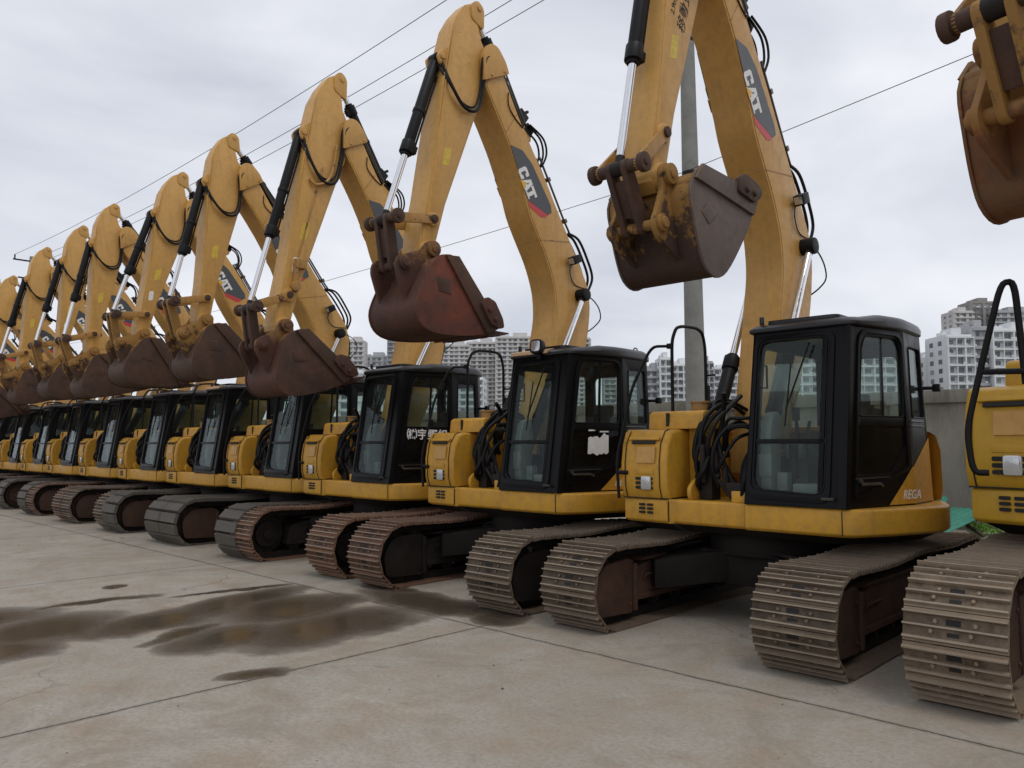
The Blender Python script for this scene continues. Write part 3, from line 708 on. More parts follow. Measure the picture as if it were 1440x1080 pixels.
    if stick_text:
        for key, txt, size, y, z in (('st1', '移動式クレーン', .135, -1.28, 5.42), ('st2', '2.9t吊', .075, -1.52, 5.16)):
            if key not in MC: MC[key] = text_mesh(txt, size, RUBBER, .0006, .001)
            rd = Vector((0, .31, .95)).normalized(); upv = Vector((0, -.95, .31)).normalized(); Z = rd.cross(upv)
            mt = Matrix((rd, upv, Z)).transposed().to_4x4(); mt.translation = (.1585, y, z)
            obj('lettering', MC[key], stick, mt)
    if hook:
        def hk(m):
            m.box((.19, -1.60, 4.42), (.07, .16, .10)); m.box((.19, -1.66, 4.30), (.05, .06, .26)); m.cyl((.16, -1.66, 4.16), (.24, -1.66, 4.16), .06)
            m.tube([(.165, -1.30, 5.6), (.165, -1.62, 4.5)], .012, 6)
            m.tube(spline([(.165, -1.1, 5.9), (.2, -1.2, 5.5), (.2, -1.4, 5.36), (.165, -1.5, 5.42)]), .018, 8)
        part('lifting_hook', 'hook', hk, YELW, stick, bevel=.006)
    # stick cylinder
    a = MBm @ Vector((0, -.12, 5.50)); b = MS @ Vector((0, -1.02, 6.74))
    cyl_asm(root, 'stick_cylinder', a, b, (b-a).length*.78, .066, .042, 0)
    [part('cylinder_bracket', ('scb', x), lambda m: m.prism(rpoly([(-.46, 5.62), (-.26, 5.56), (-.14, 5.50), (-.12, 5.38), (-.22, 5.32)], [0, .04, .04, .04, 0]), x-.02, x+.02), YEL2, boom) for x in (-.1, .1)]
    # bucket + linkage
    MK = SW @ Matrix.Translation((BX+.02, P0.x, P0.y)) @ Matrix.Rotation(R_(brot), 4, 'X') @ Matrix.Diagonal((1, 1.0, 1.0, 1))
    bm_ = bmats or [RUST_Y, RUST_G, RUST_G]
    bk = part('bucket', ('bucket', bm_[0].name, bm_[1].name), bucket_mesh, bm_, root, MK, bevel=.006)
    for i in range(5):
        part('tooth', ('tooth', bm_[0].name), tooth, bm_[0], bk, Matrix.Translation((-.34+i*.17, 0, 0)), bevel=.004)
    for s in (-1, 1):
        part('side_cutter', ('sc', s, bm_[0].name), lambda m: cutter(m, s), bm_[0], bk, bevel=.01)
    Lp = MS2(LNK); L = Vector((Lp.y, Lp.z)); p2 = SW.inverted() @ (MK @ Vector((0, P2R.x, P2R.y))); P2 = Vector((p2.y, p2.z))
    d = (P2-L); D = d.length; a_ = (L1*L1-L2*L2+D*D)/(2*D); h_ = math.sqrt(max(0.0, L1*L1-a_*a_)); dn = d/D
    P1 = L+dn*a_+Vector((dn.y, -dn.x))*h_
    if P1.x > (L+dn*a_).x: P1 = L+dn*a_-Vector((dn.y, -dn.x))*h_
    def seg(p, q, x): return SW @ Vector((BX+x, p.x, p.y)), SW @ Vector((BX+x, q.x, q.y))
    def link_obj(nm, key, p, q, mat, wid, xs, th, pins):
        Ln = (q-p).length; an = math.atan2(q.y-p.y, q.x-p.x)
        for x in xs:
            def f(m):
                m.prism([(a-0, b) for a, b in arc((0, 0), wid, 90, 270, 8)]+arc((Ln, 0), wid, -90, 90, 8), x-th/2, x+th/2)
                m.cyl((x-th, 0, 0), (x+th, 0, 0), wid*.62); m.cyl((x-th, Ln, 0), (x+th, Ln, 0), wid*.62)
            part(nm, (key, x, round(Ln, 3), mat.name), f, mat, root, SW @ Matrix.Translation((BX, p.x, p.y)) @ Matrix.Rotation(an, 4, 'X'), bevel=.006)
    link_obj('idler_link', 'il', P1, L, RUST_M if bm_[0] is RUST_M else YELW, .052, (-.185, .185), .03, True)
    def lpin(m): m.cyl((-.235, 0, 0), (.235, 0, 0), .052, n=16); m.cyl((-.262, 0, 0), (-.21, 0, 0), .078); m.cyl((.21, 0, 0), (.262, 0, 0), .078); m.cyl((.26, 0, 0), (.275, 0, 0), .03)
    part('link_pin', 'lpin', lpin, RUST_D, root, SW @ Matrix.Translation((BX, P1.x, P1.y)), bevel=.008)
    part('link_pin', 'lpin2', lambda m: (m.cyl((-.21, 0, 0), (.21, 0, 0), .045, n=16), m.cyl((.195, 0, 0), (.222, 0, 0), .045)), RUST_D, root, SW @ Matrix.Translation((BX, L.x, L.y)), bevel=.008)
    link_obj('power_link', 'pl', P1, P2, RUST_D if variant < 3 else RUST_YB, .062, (-.075, .075), .05, False)
    part('link_web', ('lw', round((P2-P1).length, 3)), lambda m: m.box((0, (P2-P1).length/2, 0), (.14, (P2-P1).length*.62, .07)), RUST_D, root, SW @ Matrix.Translation((BX, P1.x, P1.y)) @ Matrix.Rotation(math.atan2(P2.y-P1.y, P2.x-P1.x), 4, 'X'), bevel=.01)
    a = MS @ Vector((0, -1.58, 5.95)); b = SW @ Vector((BX, P1.x, P1.y))
    cyl_asm(root, 'bucket_cylinder', a, b, (b-a).length*.60, .062, .036, 0)
    # loose hoses round the boom foot
    rr = random.Random(5+variant)
    for i, pts in enumerate(HOSES):
        k = ('h', i, variant % 3)
        q = [Vector(p)+Vector((.06*max(0, min(1, (2.0-p[2])*3))+rr.uniform(-.02, .02), rr.uniform(-.02, .02), rr.uniform(-.02, .02))) for p in pts]
        part('hydraulic_hose', k, lambda m: m.tube(spline(q, 7), (.021, .017, .024)[i % 3], 8), RUBBER, root, SW)
    part('swivel_joint', 'swj', lambda m: (m.box((-.36, -.60, 1.30), (.13, .16, .42)), m.box((-.34, -.66, 1.5), (.10, .09, .16)), m.box((.0, -.70, 1.20), (.2, .16, .12)), m.cyl((-.36, -.72, 1.25), (-.36, -.72, 1.6), .03), m.box((-.44, -.62, 1.62), (.09, .10, .12)), m.cyl((-.20, -.74, 1.3), (-.24, -.72, 1.55), .028), m.cyl((-.13, -.72, 1.22), (-.13, -.74, 1.40), .03)), DARK, root, SW, bevel=.012)
    return root
def rp3(pts, k=.35):
    out = [Vector(pts[0])]
    for i in range(1, len(pts)-1):
        p = Vector(pts[i]); a = p+(Vector(pts[i-1])-p)*k; b = p+(Vector(pts[i+1])-p)*k
        a = p+(a-p)*min(1, .12/max(1e-6, (a-p).length)); b = p+(b-p)*min(1, .12/max(1e-6, (b-p).length))
        for t in (0, .25, .5, .75, 1): out.append(a*(1-t)**2+p*2*t*(1-t)+b*t*t)
    out.append(Vector(pts[-1])); return out
def cyl_asm(root, name, a, b, L, r, rr, s):
    d = b-a; D = d.length; q = d.to_track_quat('Z', 'Y').to_matrix().to_4x4(); mt = Matrix.Translation(a) @ q
    def barrel(m):
        m.cyl((0, 0, .05), (0, 0, L-.12), r, n=20); m.cyl((0, 0, L-.14), (0, 0, L), r*1.22, n=20); m.cyl((0, 0, L-.01), (0, 0, L+.03), r*.85, n=16)
        m.cyl((-r*.9, 0, 0), (r*.9, 0, 0), r*1.05, n=16); m.box((0, 0, .06), (r*1.2, r*1.7, .12))
        m.tube([(r*.3, -r*1.25, .2), (r*.3, -r*1.25, L-.1)], .013, 6); m.box((r*.2, -r*1.15, L-.08), (.06, .07, .09)); m.box((0, -r*1.05, .22), (.05, .05, .06)); m.cyl((0, 0, L*.55), (0, 0, L*.55+.05), r*1.12, n=20)
    c = part(name, (name, round(L, 3)), barrel, RUBBER, root, mt, bevel=.004)
    def rod(m): m.cyl((0, 0, L), (0, 0, D-.04), rr, n=16)
    part('rod', (name, 'rod', round(L, 3), round(D, 3)), rod, CHROME, c)
    part('rod_eye', (name, 'eye', round(D, 3)), lambda m: (m.cyl((-r*.9, 0, D), (r*.9, 0, D), r*1.0, n=16), m.cyl((0, 0, D-.11), (0, 0, D-.02), r*.62, n=12)), DARK, c, bevel=.004)
HOSES = [
    [(-.35, -.62, 1.50), (-.30, -.70, 1.62), (-.20, -.72, 1.45), (-.12, -.72, 1.25), (-.02, -.72, 1.18)],
    [(-.30, -.55, 1.55), (-.20, -.62, 1.80), (-.05, -.60, 1.85), (.10, -.50, 1.86)],
    [(-.30, -.50, 1.50), (-.22, -.66, 1.72), (-.05, -.66, 1.76), (.12, -.62, 1.70)],
    [(-.40, -.60, 1.40), (-.44, -.70, 1.60), (-.38, -.62, 1.85), (-.30, -.35, 2.0), (-.28, -.1, 1.9)],
    [(-.34, -.68, 1.36), (-.24, -.76, 1.30), (-.14, -.74, 1.14)],
    [(.02, -.66, 1.18), (.06, -.70, 1.40), (.04, -.60, 1.66), (.08, -.45, 1.74)],
    [(-.05, -.70, 1.20), (.0, -.72, 1.42), (.08, -.66, 1.60), (.12, -.5, 1.62)],
    [(-.42, -.45, 1.93), (-.42, -.35, 2.02), (-.35, -.2, 2.04), (-.28, -.05, 1.95)],
    [(-.50, -.40, 1.93), (-.48, -.28, 2.0), (-.40, -.15, 2.02), (-.30, 0, 1.9)],
    [(-.44, -.66, 1.16), (-.50, -.74, 1.40), (-.46, -.68, 1.66), (-.38, -.55, 1.85), (-.30, -.3, 1.98)],
    [(-.28, -.72, 1.22), (-.30, -.78, 1.42), (-.24, -.74, 1.66), (-.14, -.58, 1.80), (-.06, -.40, 1.74)],
    [(-.46, -.62, 1.30), (-.52, -.70, 1.48), (-.50, -.66, 1.72), (-.44, -.50, 1.90)],
    [(-.36, -.70, 1.44), (-.33, -.78, 1.60), (-.28, -.70, 1.78), (-.24, -.50, 1.92), (-.2, -.3, 2.05)],
    [(-.30, -.72, 1.30), (-.20, -.80, 1.42), (-.10, -.74, 1.62), (-.04, -.56, 1.70)],
    [(-.48, -.58, 1.12), (-.46, -.76, 1.24), (-.38, -.78, 1.36), (-.36, -.70, 1.52)],
    [(-.02, -.78, 1.12), (.03, -.80, 1.30), (.05, -.74, 1.50), (.10, -.60, 1.56)],
    [(-.44, -.60, 1.55), (-.50, -.50, 1.75), (-.46, -.30, 1.97), (-.36, -.10, 2.02)],
    [(-.2, -.6, 2.1), (-.24, -.52, 1.98), (-.30, -.5, 1.82), (-.36, -.56, 1.6)],
]
# ---- cab pieces (all in machine coordinates)
ZB, ZT = 1.092, 2.585
CA, CB_ = Vector((.135, -.90, ZB)), Vector((.93, -.90, ZB)); CA2, CB2 = Vector((.155, -.67, ZT)), Vector((.93, -.67, ZT))
CC, CD = Vector((1.01, -.84, ZB)), Vector((1.215, .02, ZB)); CC2, CD2 = Vector((1.00, -.62, ZT)), Vector((1.175, .02, ZT))
CE, CE2 = Vector((1.20, .56, ZB)), Vector((1.15, .54, ZT)); CG, CG2 = Vector((1.02, .76, ZB)), Vector((1.0, .72, ZT)); CH, CH2 = Vector((.135, .76, ZB)), Vector((.155, .72, ZT))
def qmap(a, b, a2, b2):
    W_ = ((b-a).length+(b2-a2).length)/2; H = ZT-ZB; n = (b-a).cross(a2-a).normalized()
    def f(u, v, w):
        s = u/W_; t = v/H; p = (a*(1-s)+b*s)*(1-t)+(a2*(1-s)+b2*s)*t
        return p+n*w
    return f, W_, H
F_f, F_w, F_h = qmap(CA, CB_, CA2, CB2)
D_f, D_w, D_h = qmap(CC, CD, CC2, CD2)
Q_f, Q_w, Q_h = qmap(CD, CE, CD2, CE2)
K_f, K_w, K_h = qmap(CE, CG, CE2, CG2)
B_f, B_w, B_h = qmap(CG, CH, CG2, CH2)
L_f, L_w, L_h = qmap(CH, CA, CH2, CA2)
def door_map(u, v, w): return D_f(u, v, w)
def rr(u0, u1, v0, v1, r): return rpoly([(u0, v0), (u1, v0), (u1, v1), (u0, v1)], r, 5)
def ctr(u0, u1, v0, v1): return rr(u0, u1, v0, v1, 0)
H_F = rpoly([(.065, .13), (F_w-.11, .10), (F_w-.11, 1.41), (.055, 1.41)], [.12, .10, .07, .09], 6)
H_D = rpoly([(.09, .74), (.70, .74), (.72, 1.30), (.66, 1.41), (.16, 1.41), (.11, 1.3)], [.02, .03, .08, .08, .10, .05], 5)
H_DL = rpoly([(.08, .27), (.50, .27), (.74, .52), (.76, .66), (.08, .66)], [.03, .06, .04, .02, .02], 4)
H_Q = rpoly([(.10, .74), (Q_w-.06, .74), (Q_w-.06, 1.36), (.12, 1.36)], .04, 5)
H_B = rpoly([(.10, .72), (B_w-.10, .72), (B_w-.10, 1.34), (.10, 1.34)], .07, 5)
H_L = rpoly([(.10, .50), (L_w-.12, .35), (L_w-.14, 1.36), (.10, 1.36)], .07, 5)
def cab_frame(m):
    th = -.045
    for f, w, hs in ((F_f, F_w, [H_F]), (D_f, D_w, [H_D, H_DL]), (Q_f, Q_w, [H_Q]), (B_f, B_w, [H_B]), (L_f, L_w, [H_L])):
        m.sheet(f, [(0, 0), (w, 0), (w, F_h), (0, F_h)], hs, th)
    m.sheet(K_f, [(0, 0), (K_w, 0), (K_w, F_h), (0, F_h)], [], th)
    # front right corner post, rounded
    m.loft([[a, (a+b)/2+o*.045, b, (a+b)/2-o*.05] for a, b, o in ((CB_, CC, Vector((.6, -.8, 0))), (CB2, CC2, Vector((.6, -.8, 0))))])
    m.prism([(.14, -.86), (.95, -.86), (1.0, -.8), (1.18, .02), (1.16, .55), (1.0, .72), (.14, .72)], ZB-.0, ZB+.09, 'z')
    m.sheet(lambda u, v, w: F_f(u, v, w), [(.06, .52), (F_w-.11, .52), (F_w-.11, .555), (.06, .555)], [], -.03)
    m.sheet(lambda u, v, w: F_f(u, v, w), [(F_w-.165, .12), (F_w-.125, .12), (F_w-.125, 1.40), (F_w-.165, 1.40)], [], -.03)
    m.sheet(lambda u, v, w: D_f(u, v, w-.01), [(.42, .74), (.445, .74), (.445, 1.41), (.42, 1.41)], [], -.02)
    # raised door rim
    m.sheet(lambda u, v, w: D_f(u, v, w), rpoly([(.03, .06), (D_w-.03, .30), (D_w-.03, 1.46), (.05, 1.46)], [.05, .05, .12, .14], 5), [rpoly([(.06, .09), (D_w-.06, .32), (D_w-.06, 1.43), (.08, 1.43)], [.05, .05, .12, .12], 5)], .012)
    m.sheet(lambda u, v, w: F_f(u, v, w), rpoly([(.02, .05), (F_w-.06, .03), (F_w-.06, 1.455), (.01, 1.455)], .1, 5), [rpoly([(.052, .115), (F_w-.10, .09), (F_w-.10, 1.422), (.045, 1.422)], .09, 5)], .014)
def glass_panels(m, which):
    T = -.006
    if which == 'front': m.sheet(lambda u, v, w: F_f(u, v, w-.018), inset(H_F, -.004), [], T)
    if which == 'door': m.sheet(lambda u, v, w: D_f(u, v, w-.012), inset(H_D, -.004), [], T)
    if which == 'lower': m.sheet(lambda u, v, w: D_f(u, v, w-.012), inset(H_DL, -.004), [], T)
    if which == 'side':
        for f, h in ((Q_f, H_Q), (B_f, H_B), (L_f, H_L)): m.sheet(lambda u, v, w: f(u, v, w-.012), inset(h, -.004), [], T)
def seals(m):
    for f, h in ((F_f, H_F), (D_f, H_D), (Q_f, H_Q)):
        P = [f(a, b, .001) for a, b in h]; m.tube(P+[P[0]], .007, 5)
def roof(m):
    pl = [(.11, -.70), (.95, -.70), (1.03, -.64), (1.15, -.2), (1.20, .02), (1.17, .56), (1.02, .75), (.13, .75)]
    pl = rpoly(pl, [.05, .05, .08, .1, .1, .12, .1, .05], 3); c = Vector((.62, .05))
    R2 = lambda s, z, dz=0: [(c.x+(a-c.x)*s, c.y+(b-c.y)*s, z-(.035 if b < -.45 else 0)*dz) for a, b in pl]
    m.loft([R2(.97, 2.57), R2(1.01, 2.585), R2(1.012, 2.63, .5), R2(.985, 2.665, 1), R2(.93, 2.69, 1.1), R2(.80, 2.705, 1.1)])
    m.prism(rpoly([(.22, -.60), (.86, -.60), (.86, -.10), (.22, -.10)], .08), 2.66, 2.695, 'z')
    m.tube([(.20, -.62, 2.66), (.20, -.62, 2.73)], .022, 8)
    m.tube([(1.02+.03*math.cos(a), .50, 2.70+.04*math.sin(a)) for a in [i*math.pi/6-.3 for i in range(8)]], .009, 6)
def seat(m):
    m.box((.62, .10, 1.48), (.50, .50, .12)); m.box((.62, .36, 1.70), (.46, .12, .46), Matrix.Rotation(-.15, 3, 'X')); m.box((.62, .42, 2.00), (.24, .08, .14)); m.box((.62, .12, 1.28), (.34, .40, .30))
def console(m):
    m.box((.30, .02, 1.55), (.16, .55, .16)); m.box((.30, .05, 1.32), (.13, .34, .34)); m.box((.93, .05, 1.55), (.14, .5, .14))
    m.prism(rpoly([(-.72, 1.20), (-.72, 1.66), (-.66, 1.86), (-.52, 1.90), (-.50, 1.62), (-.55, 1.20)], .05), .20, .30)
    m.box((.62, -.58, 1.22), (.30, .22, .10)); m.box((.25, -.71, 1.42), (.12, .05, .2)); m.box((.36, -.60, 1.28), (.10, .10, .16))
def levers(m):
    for x in (.28, .94): m.tube(spline([(x, -.10, 1.6), (x+.01, -.16, 1.75), (x, -.15, 1.84)]), .018, 8); m.box((x, -.15, 1.88), (.05, .05, .12))
    for x in (.52, .70): m.tube([(x, -.45, 1.2), (x, -.50, 1.62), (x, -.42, 1.80)], .014, 6); m.box((x, -.48, 1.26), (.10, .2, .02))
    m.box((.74, -.62, 1.225), (.10, .12, .012)); m.tube([(.20, -.66, 2.30), (.20, -.55, 2.30), (.20, -.55, 2.10), (.20, -.68, 2.10)], .01, 6)
    m.cyl((.36, -.40, 1.3), (.36, -.40, 1.6), .04)
def dhandle(m):
    P = [door_map(.10, .19, .012), door_map(.16, .19, .035), door_map(.30, .19, .035), door_map(.36, .17, .012)]
    m.tube(P, .012, 6); m.cyl(door_map(.085, .215, .0), door_map(.085, .215, .03), .020, n=12)
    m.tube([door_map(.03, .235, .014), door_map(.45, .24, .014)], .005, 5)
    P = [F_f(F_w-.12, .07, .02), F_f(F_w-.02, .07, .03)]; m.tube(P, .012, 6)
    for z in (1.80, 1.76): m.tube([Q_f(.02, z-ZB, .008), Q_f(Q_w*.8, z-ZB, .008)], .006, 5)
def mirror(m):
    p = K_f(.05, 1.02, 0); m.cyl(p, p+Vector((.09, .03, 0)), .018, n=8); m.box(p+Vector((.12, .04, 0)), (.06, .05, .07))
def worklight(m):
    c = Vector((.60, -.78, 2.68)); rot = Matrix.Rotation(R_(12), 3, 'Z') @ Matrix.Rotation(R_(-8), 3, 'X')
    m.m = 0; m.loft([[c+rot @ Vector((x*s, y, z*s)) for x, z in rpoly([(-.075, -.08), (.075, -.08), (.075, .08), (-.075, .08)], .05, 3)] for s, y in ((.6, .13), (1, .05), (1, -.02))])
    m.box(c+Vector((0, .06, -.10)), (.05, .06, .08))
    m.m = 1; m.loft([[c+rot @ Vector((x*s, y, z*s)) for x, z in rpoly([(-.062, -.066), (.062, -.066), (.062, .066), (-.062, .066)], .04, 3)] for s, y in ((1, -.0205), (.96, -.028))])
def corner_panel(m):
    m.sheet(lambda u, v, w: D_f(u, v, w+.004), rpoly([(.53, .012), (D_w+.005, .012), (D_w+.005, .30), (.70, .19), (.56, .07)][:0] or [(.45, .012), (D_w+.003, .012), (D_w+.003, .32), (.60, .15)], [0, 0, 0, .2], 5), [], .005)
    m.sheet(lambda u, v, w: Q_f(u, v, w+.004), [(-.003, .012), (Q_w, .012), (Q_w, .56), (-.003, .30)], [], .005)
    m.sheet(lambda u, v, w: K_f(u, v, w+.004), [(0, .012), (K_w, .012), (K_w, .62), (0, .56)], [], .005)
def valve(m):
    m.box((.02, -.30, 5.62), (.22, .16, .24), Matrix.Rotation(R_(-35), 3, 'X')); m.box((.05, -.16, 5.52), (.16, .14, .12), Matrix.Rotation(R_(-35), 3, 'X'))
    m.box((-.02, -.22, 5.44), (.2, .10, .14), Matrix.Rotation(R_(-35), 3, 'X'))
    for x in (-.05, .03, .10): m.cyl((x, -.26, 5.70), (x, -.16, 5.76), .022, n=8)
BPIPES = [([(x, a+.05, b+.04) for a, b in [(-.06, 5.16), (.1, 4.92), (.40, 4.46), (.52, 4.30)]], .014) for x in (.03, .10, .16)]
BPIPES += [([(x, a+.05, b+.035) for a, b in [(-.70, 6.05), (-.44, 5.64), (-.34, 5.50)]], .011) for x in (.14, .18)]
BHOSES = [(spline([(x, -.20, 5.56), (x+.02, .0+e, 5.44), (x+.02, .06+e, 5.26), (x, .02, 5.08)], 5), .013) for x, e in ((.14, 0.), (.17, .03), (.05, .02))]
BHOSES += [(spline([(x, .53, 4.33), (x+.01, .64+e, 4.28), (x+.02, .80+e, 4.06), (x+.02, .93+e*.8, 3.82), (x+.01, .92, 3.62)], 5), .017) for x, e in ((.06, .0), (.12, .05), (.17, .09))]
BHOSES += [(spline([(x, .92, 3.62), (x, .985, 3.42), (x, .96, 3.1), (x, .80, 2.62), (x, .5, 1.95)], 5), .018) for x in (.12, 0.)]
BHOSES += [(spline([(.30, .72, 3.50), (.30, .84, 3.50), (.30, .99, 3.40), (.30, 1.03, 3.26), (.24, .99, 3.16), (.15, .93, 3.08)], 5), .008),
           (spline([(.212, .55, 3.92), (.222, .50, 3.80), (.212, .62, 3.66), (.212, .90, 3.64)], 5), .006),
           (spline([(.21, -.62, 5.82), (.215, -.62, 5.66), (.21, -.50, 5.54), (.21, -.36, 5.46)], 5), .007)]
SHOSES = [(spline([(.10, -1.58, 5.90), (.19, -1.50, 5.62), (.21, -1.32, 5.42), (.21, -1.12, 5.46), (.20, -1.02, 5.78), (.22, -1.0, 6.10), (.20, -.80, 6.20)], 6), .019),
          (spline([(.05, -1.60, 5.88), (.17, -1.53, 5.66), (.19, -1.34, 5.47), (.19, -1.14, 5.50), (.185, -1.05, 5.80), (.20, -1.03, 6.12), (.1, -.76, 6.22)], 6), .014)]
def tubes(name, key, L, mat, parent):
    for i, (p, r) in enumerate(L): part(name, (key, i), lambda m: m.tube(p, r, 8), mat, parent)
def blight(m):
    m.m = 0; c = Vector((.29, .52, 3.96)); m.box(c, (.11, .14, .10), Matrix.Rotation(R_(25), 3, 'X')); m.box(c+Vector((-.06, .05, -.02)), (.06, .05, .04))
    m.m = 1; m.box(c+Vector((0, -.072, -.03)), (.09, .012, .08), Matrix.Rotation(R_(25), 3, 'X'))
def tooth(m):
    a, b = .68, -.845
    m.loft([[(-.05, a, b-.045), (.05, a, b-.045), (.05, a+.02, b+.04), (-.05, a+.02, b+.04)], [(-.045, a+.14, b-.03), (.045, a+.14, b-.03), (.045, a+.14, b+.035), (-.045, a+.14, b+.035)], [(-.035, a+.34, b+.02), (.035, a+.34, b+.02), (.035, a+.34, b+.034), (-.035, a+.34, b+.034)]])
def cutter(m, s):
    m.prism(rpoly([(.50, -.54), (.60, -.46), (.72, -.50), (.84, -.68), (.86, -.78), (.78, -.80), (.66, -.76)], .03), s*.41, s*.465)
    for q in ((.62, -.60), (.71, -.70)): m.cyl((s*.455, q[0], q[1]), (s*.49, q[0], q[1]), .03, n=8)
# ------------------------------------------------------------------ setting
def sheet_mesh(name, x0, x1, y0, y1, z, mat):
    mb = MB(); mb.add([(x0, y0, z), (x1, y0, z), (x1, y1, z), (x0, y1, z)], [(0, 1, 2, 3)]); return mb.mesh(name, mat)
struct('ground', sheet_mesh('ground', -3000, 3000, -3000, 3000, -.006, FARG))
struct('yard_pavement', sheet_mesh('yard_pavement', -140, 60, -60, 16.6, 0, GROUND))
# boundary wall
def wall(m):
    x0, x1 = -120, 45
    m.box(((x0+x1)/2, 16.65, 1.2), (x1-x0, .24, 2.4)); m.box(((x0+x1)/2, 16.64, 2.52), (x1-x0, .40, .25))
    for i in range(int((x1-x0)/4.0)): m.box((x0+2.8+i*4.0, 16.50, 1.2), (.42, .10, 2.395))
wm = MB(); wall(wm); wo_ = obj('boundary_wall', wm.mesh('boundary_wall', WALLM, .012)); tag(wo_, 'long stained grey concrete wall with coping behind the excavators', 'wall')
def pole(x, y, h, lab, lean=0):
    r = bpy.data.objects.new('utility_pole', None); COL.objects.link(r); r.location = (x, y, 0); tag(r, lab, 'utility pole', 'concrete utility poles behind the wall side of the yard')
    mb = MB(); mb.tube([(0, 0, 0), (-lean*h*.5, 0, h*.5), (-lean*h, 0, h)], .25, 24, .135); obj('shaft', mb.mesh('shaft', POLEM), r)
    for z in (7.8, 11.):
        mb = MB(); mb.cyl((-lean*z, 0, z), (-lean*z, 0, z+.09), .252-.115*z/h, n=24); obj('steel_band', mb.mesh('steel_band', DARK), r)
    for z, w in ((h-.35, 2.3), (h-1.6, 1.6)): mb = MB(); mb.box((-lean*h, 0, z), (.10, w, .10)); obj('crossarm', mb.mesh('crossarm', DARK, .01), r)
    for yy in (-1.05, 0.35, 1.05): mb = MB(); mb.cyl((-lean*h, yy, h-.3), (-lean*h, yy, h-.02), .05, n=10); obj('insulator', mb.mesh('insulator', RUST_D), r)
    return r
pole(-9.25, 15.6, 15.0, 'tall round grey concrete pole rising beside the nearest whole excavator boom', .008)
pole(-63, 15.8, 15.0, 'distant pole with crossarms above the far left excavators')
pole(45, 15.5, 15.0, 'concrete pole beyond the right end of the yard')
def wire(name, a, b, sag, r, lab):
    P = [Vector(a).lerp(Vector(b), i/40)-Vector((0, 0, sag*4*(i/40)*(1-i/40))) for i in range(41)]
    mb = MB(); mb.tube(P, r, 6); tag(obj(name, mb.mesh(name, WIRE)), lab, 'cable', 'overhead cables')
WL = ['highest and leftmost of the three overhead wires', 'middle one of the three overhead wires', 'lowest of the three thick overhead wires']
for i, yy in enumerate((-1.05, .35, 1.05)):
    wire('power_line', (-9.37, 15.6+yy, 15.0), (-63, 15.8+yy, 15.0), .7, .013, WL[i])
    wire('power_line', (-9.37, 15.6+yy, 15.0), (45, 15.5+yy, 15.0), .7, .013, ['nearest wire running right from the tall grey pole', 'middle wire running right from the tall grey pole', 'farthest wire running right from the tall grey pole'][i])
wire('thin_cable', (-9.35, 15.4, 7.85), (-63, 15.6, 8.2), .55, .008, 'thin dark cable sloping behind the booms left of the grey pole')
wire('thin_cable', (-9.35, 15.4, 7.85), (20, 15.4, 11.6), .1, .008, 'thin cable rising to the right of the grey pole')
# ------------------------------------------------------------------ apartment blocks
WB = {}
def building(p0, p1, h, wall_m, lab, floors, bays, dep=13, style=0, crown=True):
    p0 = Vector((p0[0], p0[1], 0)); p1 = Vector((p1[0], p1[1], 0)); d = p1-p0; w = d.length
    r = bpy.data.objects.new('apartment_building', None); COL.objects.link(r); r.location = (p0+p1)/2; r.rotation_euler = (0, 0, math.atan2(d.y, d.x))
    tag(r, lab, 'building', 'apartment blocks beyond the wall')
    fh = h/floors; bw = w/bays; rb_ = random.Random(int(h*97+floors))
    mb = MB(); mb.box((0, dep/2, h/2), (w, dep, h))
    for i in range(1, floors+1): mb.box((0, -.55 if style != 2 else -.2, i*fh-.12), (w+.3, 1.1 if style != 2 else .4, .5 if style != 1 else .9))
    for j in range(bays+1):
        x = -w/2+j*bw
        if style == 0: mb.box((x, -.5, h/2), (.5 if j % 2 == 0 else .25, 1.15, h))
        elif j % 2 == 0: mb.box((x, -.3, h/2), (bw*.45, .8, h))
    if crown:
        mb.box((0, dep/2, h+.5), (w*.99, dep*.98, 1.0)); mb.box((w*.12, dep/2, h+2.2), (w*.38, dep*.5, 2.6)); mb.box((-w*.25, dep/2, h+1.6), (w*.16, dep*.3, 1.4))
    obj('wall', mb.mesh('wall', wall_m, smooth=False), r)
    if 'w' not in WB:
        m = MB(); m.box((0, 0, 0), (1, .12, 1)); m.box((0, -.07, 0), (.05, .04, 1)); WB['w'] = m.mesh('window', WIN, smooth=False)
    cnt = 0; rest = MB(); AC = MB()
    for i in range(floors-1, -1, -1):
        for j in range(bays):
            x = -w/2+(j+.5)*bw; z = i*fh+fh*.47; sx = bw*(.70 if j % 2 else .55)*rb_.uniform(.8, 1.1); sz = fh*.55*rb_.uniform(.85, 1.1)
            if rb_.random() < .35: AC.box((x+rb_.choice((-1, 1))*bw*.38, -.75, i*fh+.55), (.9, .5, .7))
            if style == 0 and rb_.random() < .5: AC.box((x, -1.05, i*fh+.65), (bw*.8, .08, .12))
            if cnt < 100:
                obj('window', WB['w'], r, Matrix.Translation((x, -.06, z)) @ Matrix.Diagonal((sx, 1, sz, 1))); cnt += 1
            else: rest.box((x, -.06, z), (sx, .12, sz))
        for sxx in (-1, 1):
            for y in (dep*.3, dep*.7): rest.box((sxx*(w/2+.02), y, i*fh+fh*.47), (.1, dep*.16, fh*.5))
    obj('window', rest.mesh('window', WIN, smooth=False), r, kind='stuff')
    obj('balcony_fittings', AC.mesh('balcony_fittings', BW, smooth=False), r, kind='stuff')
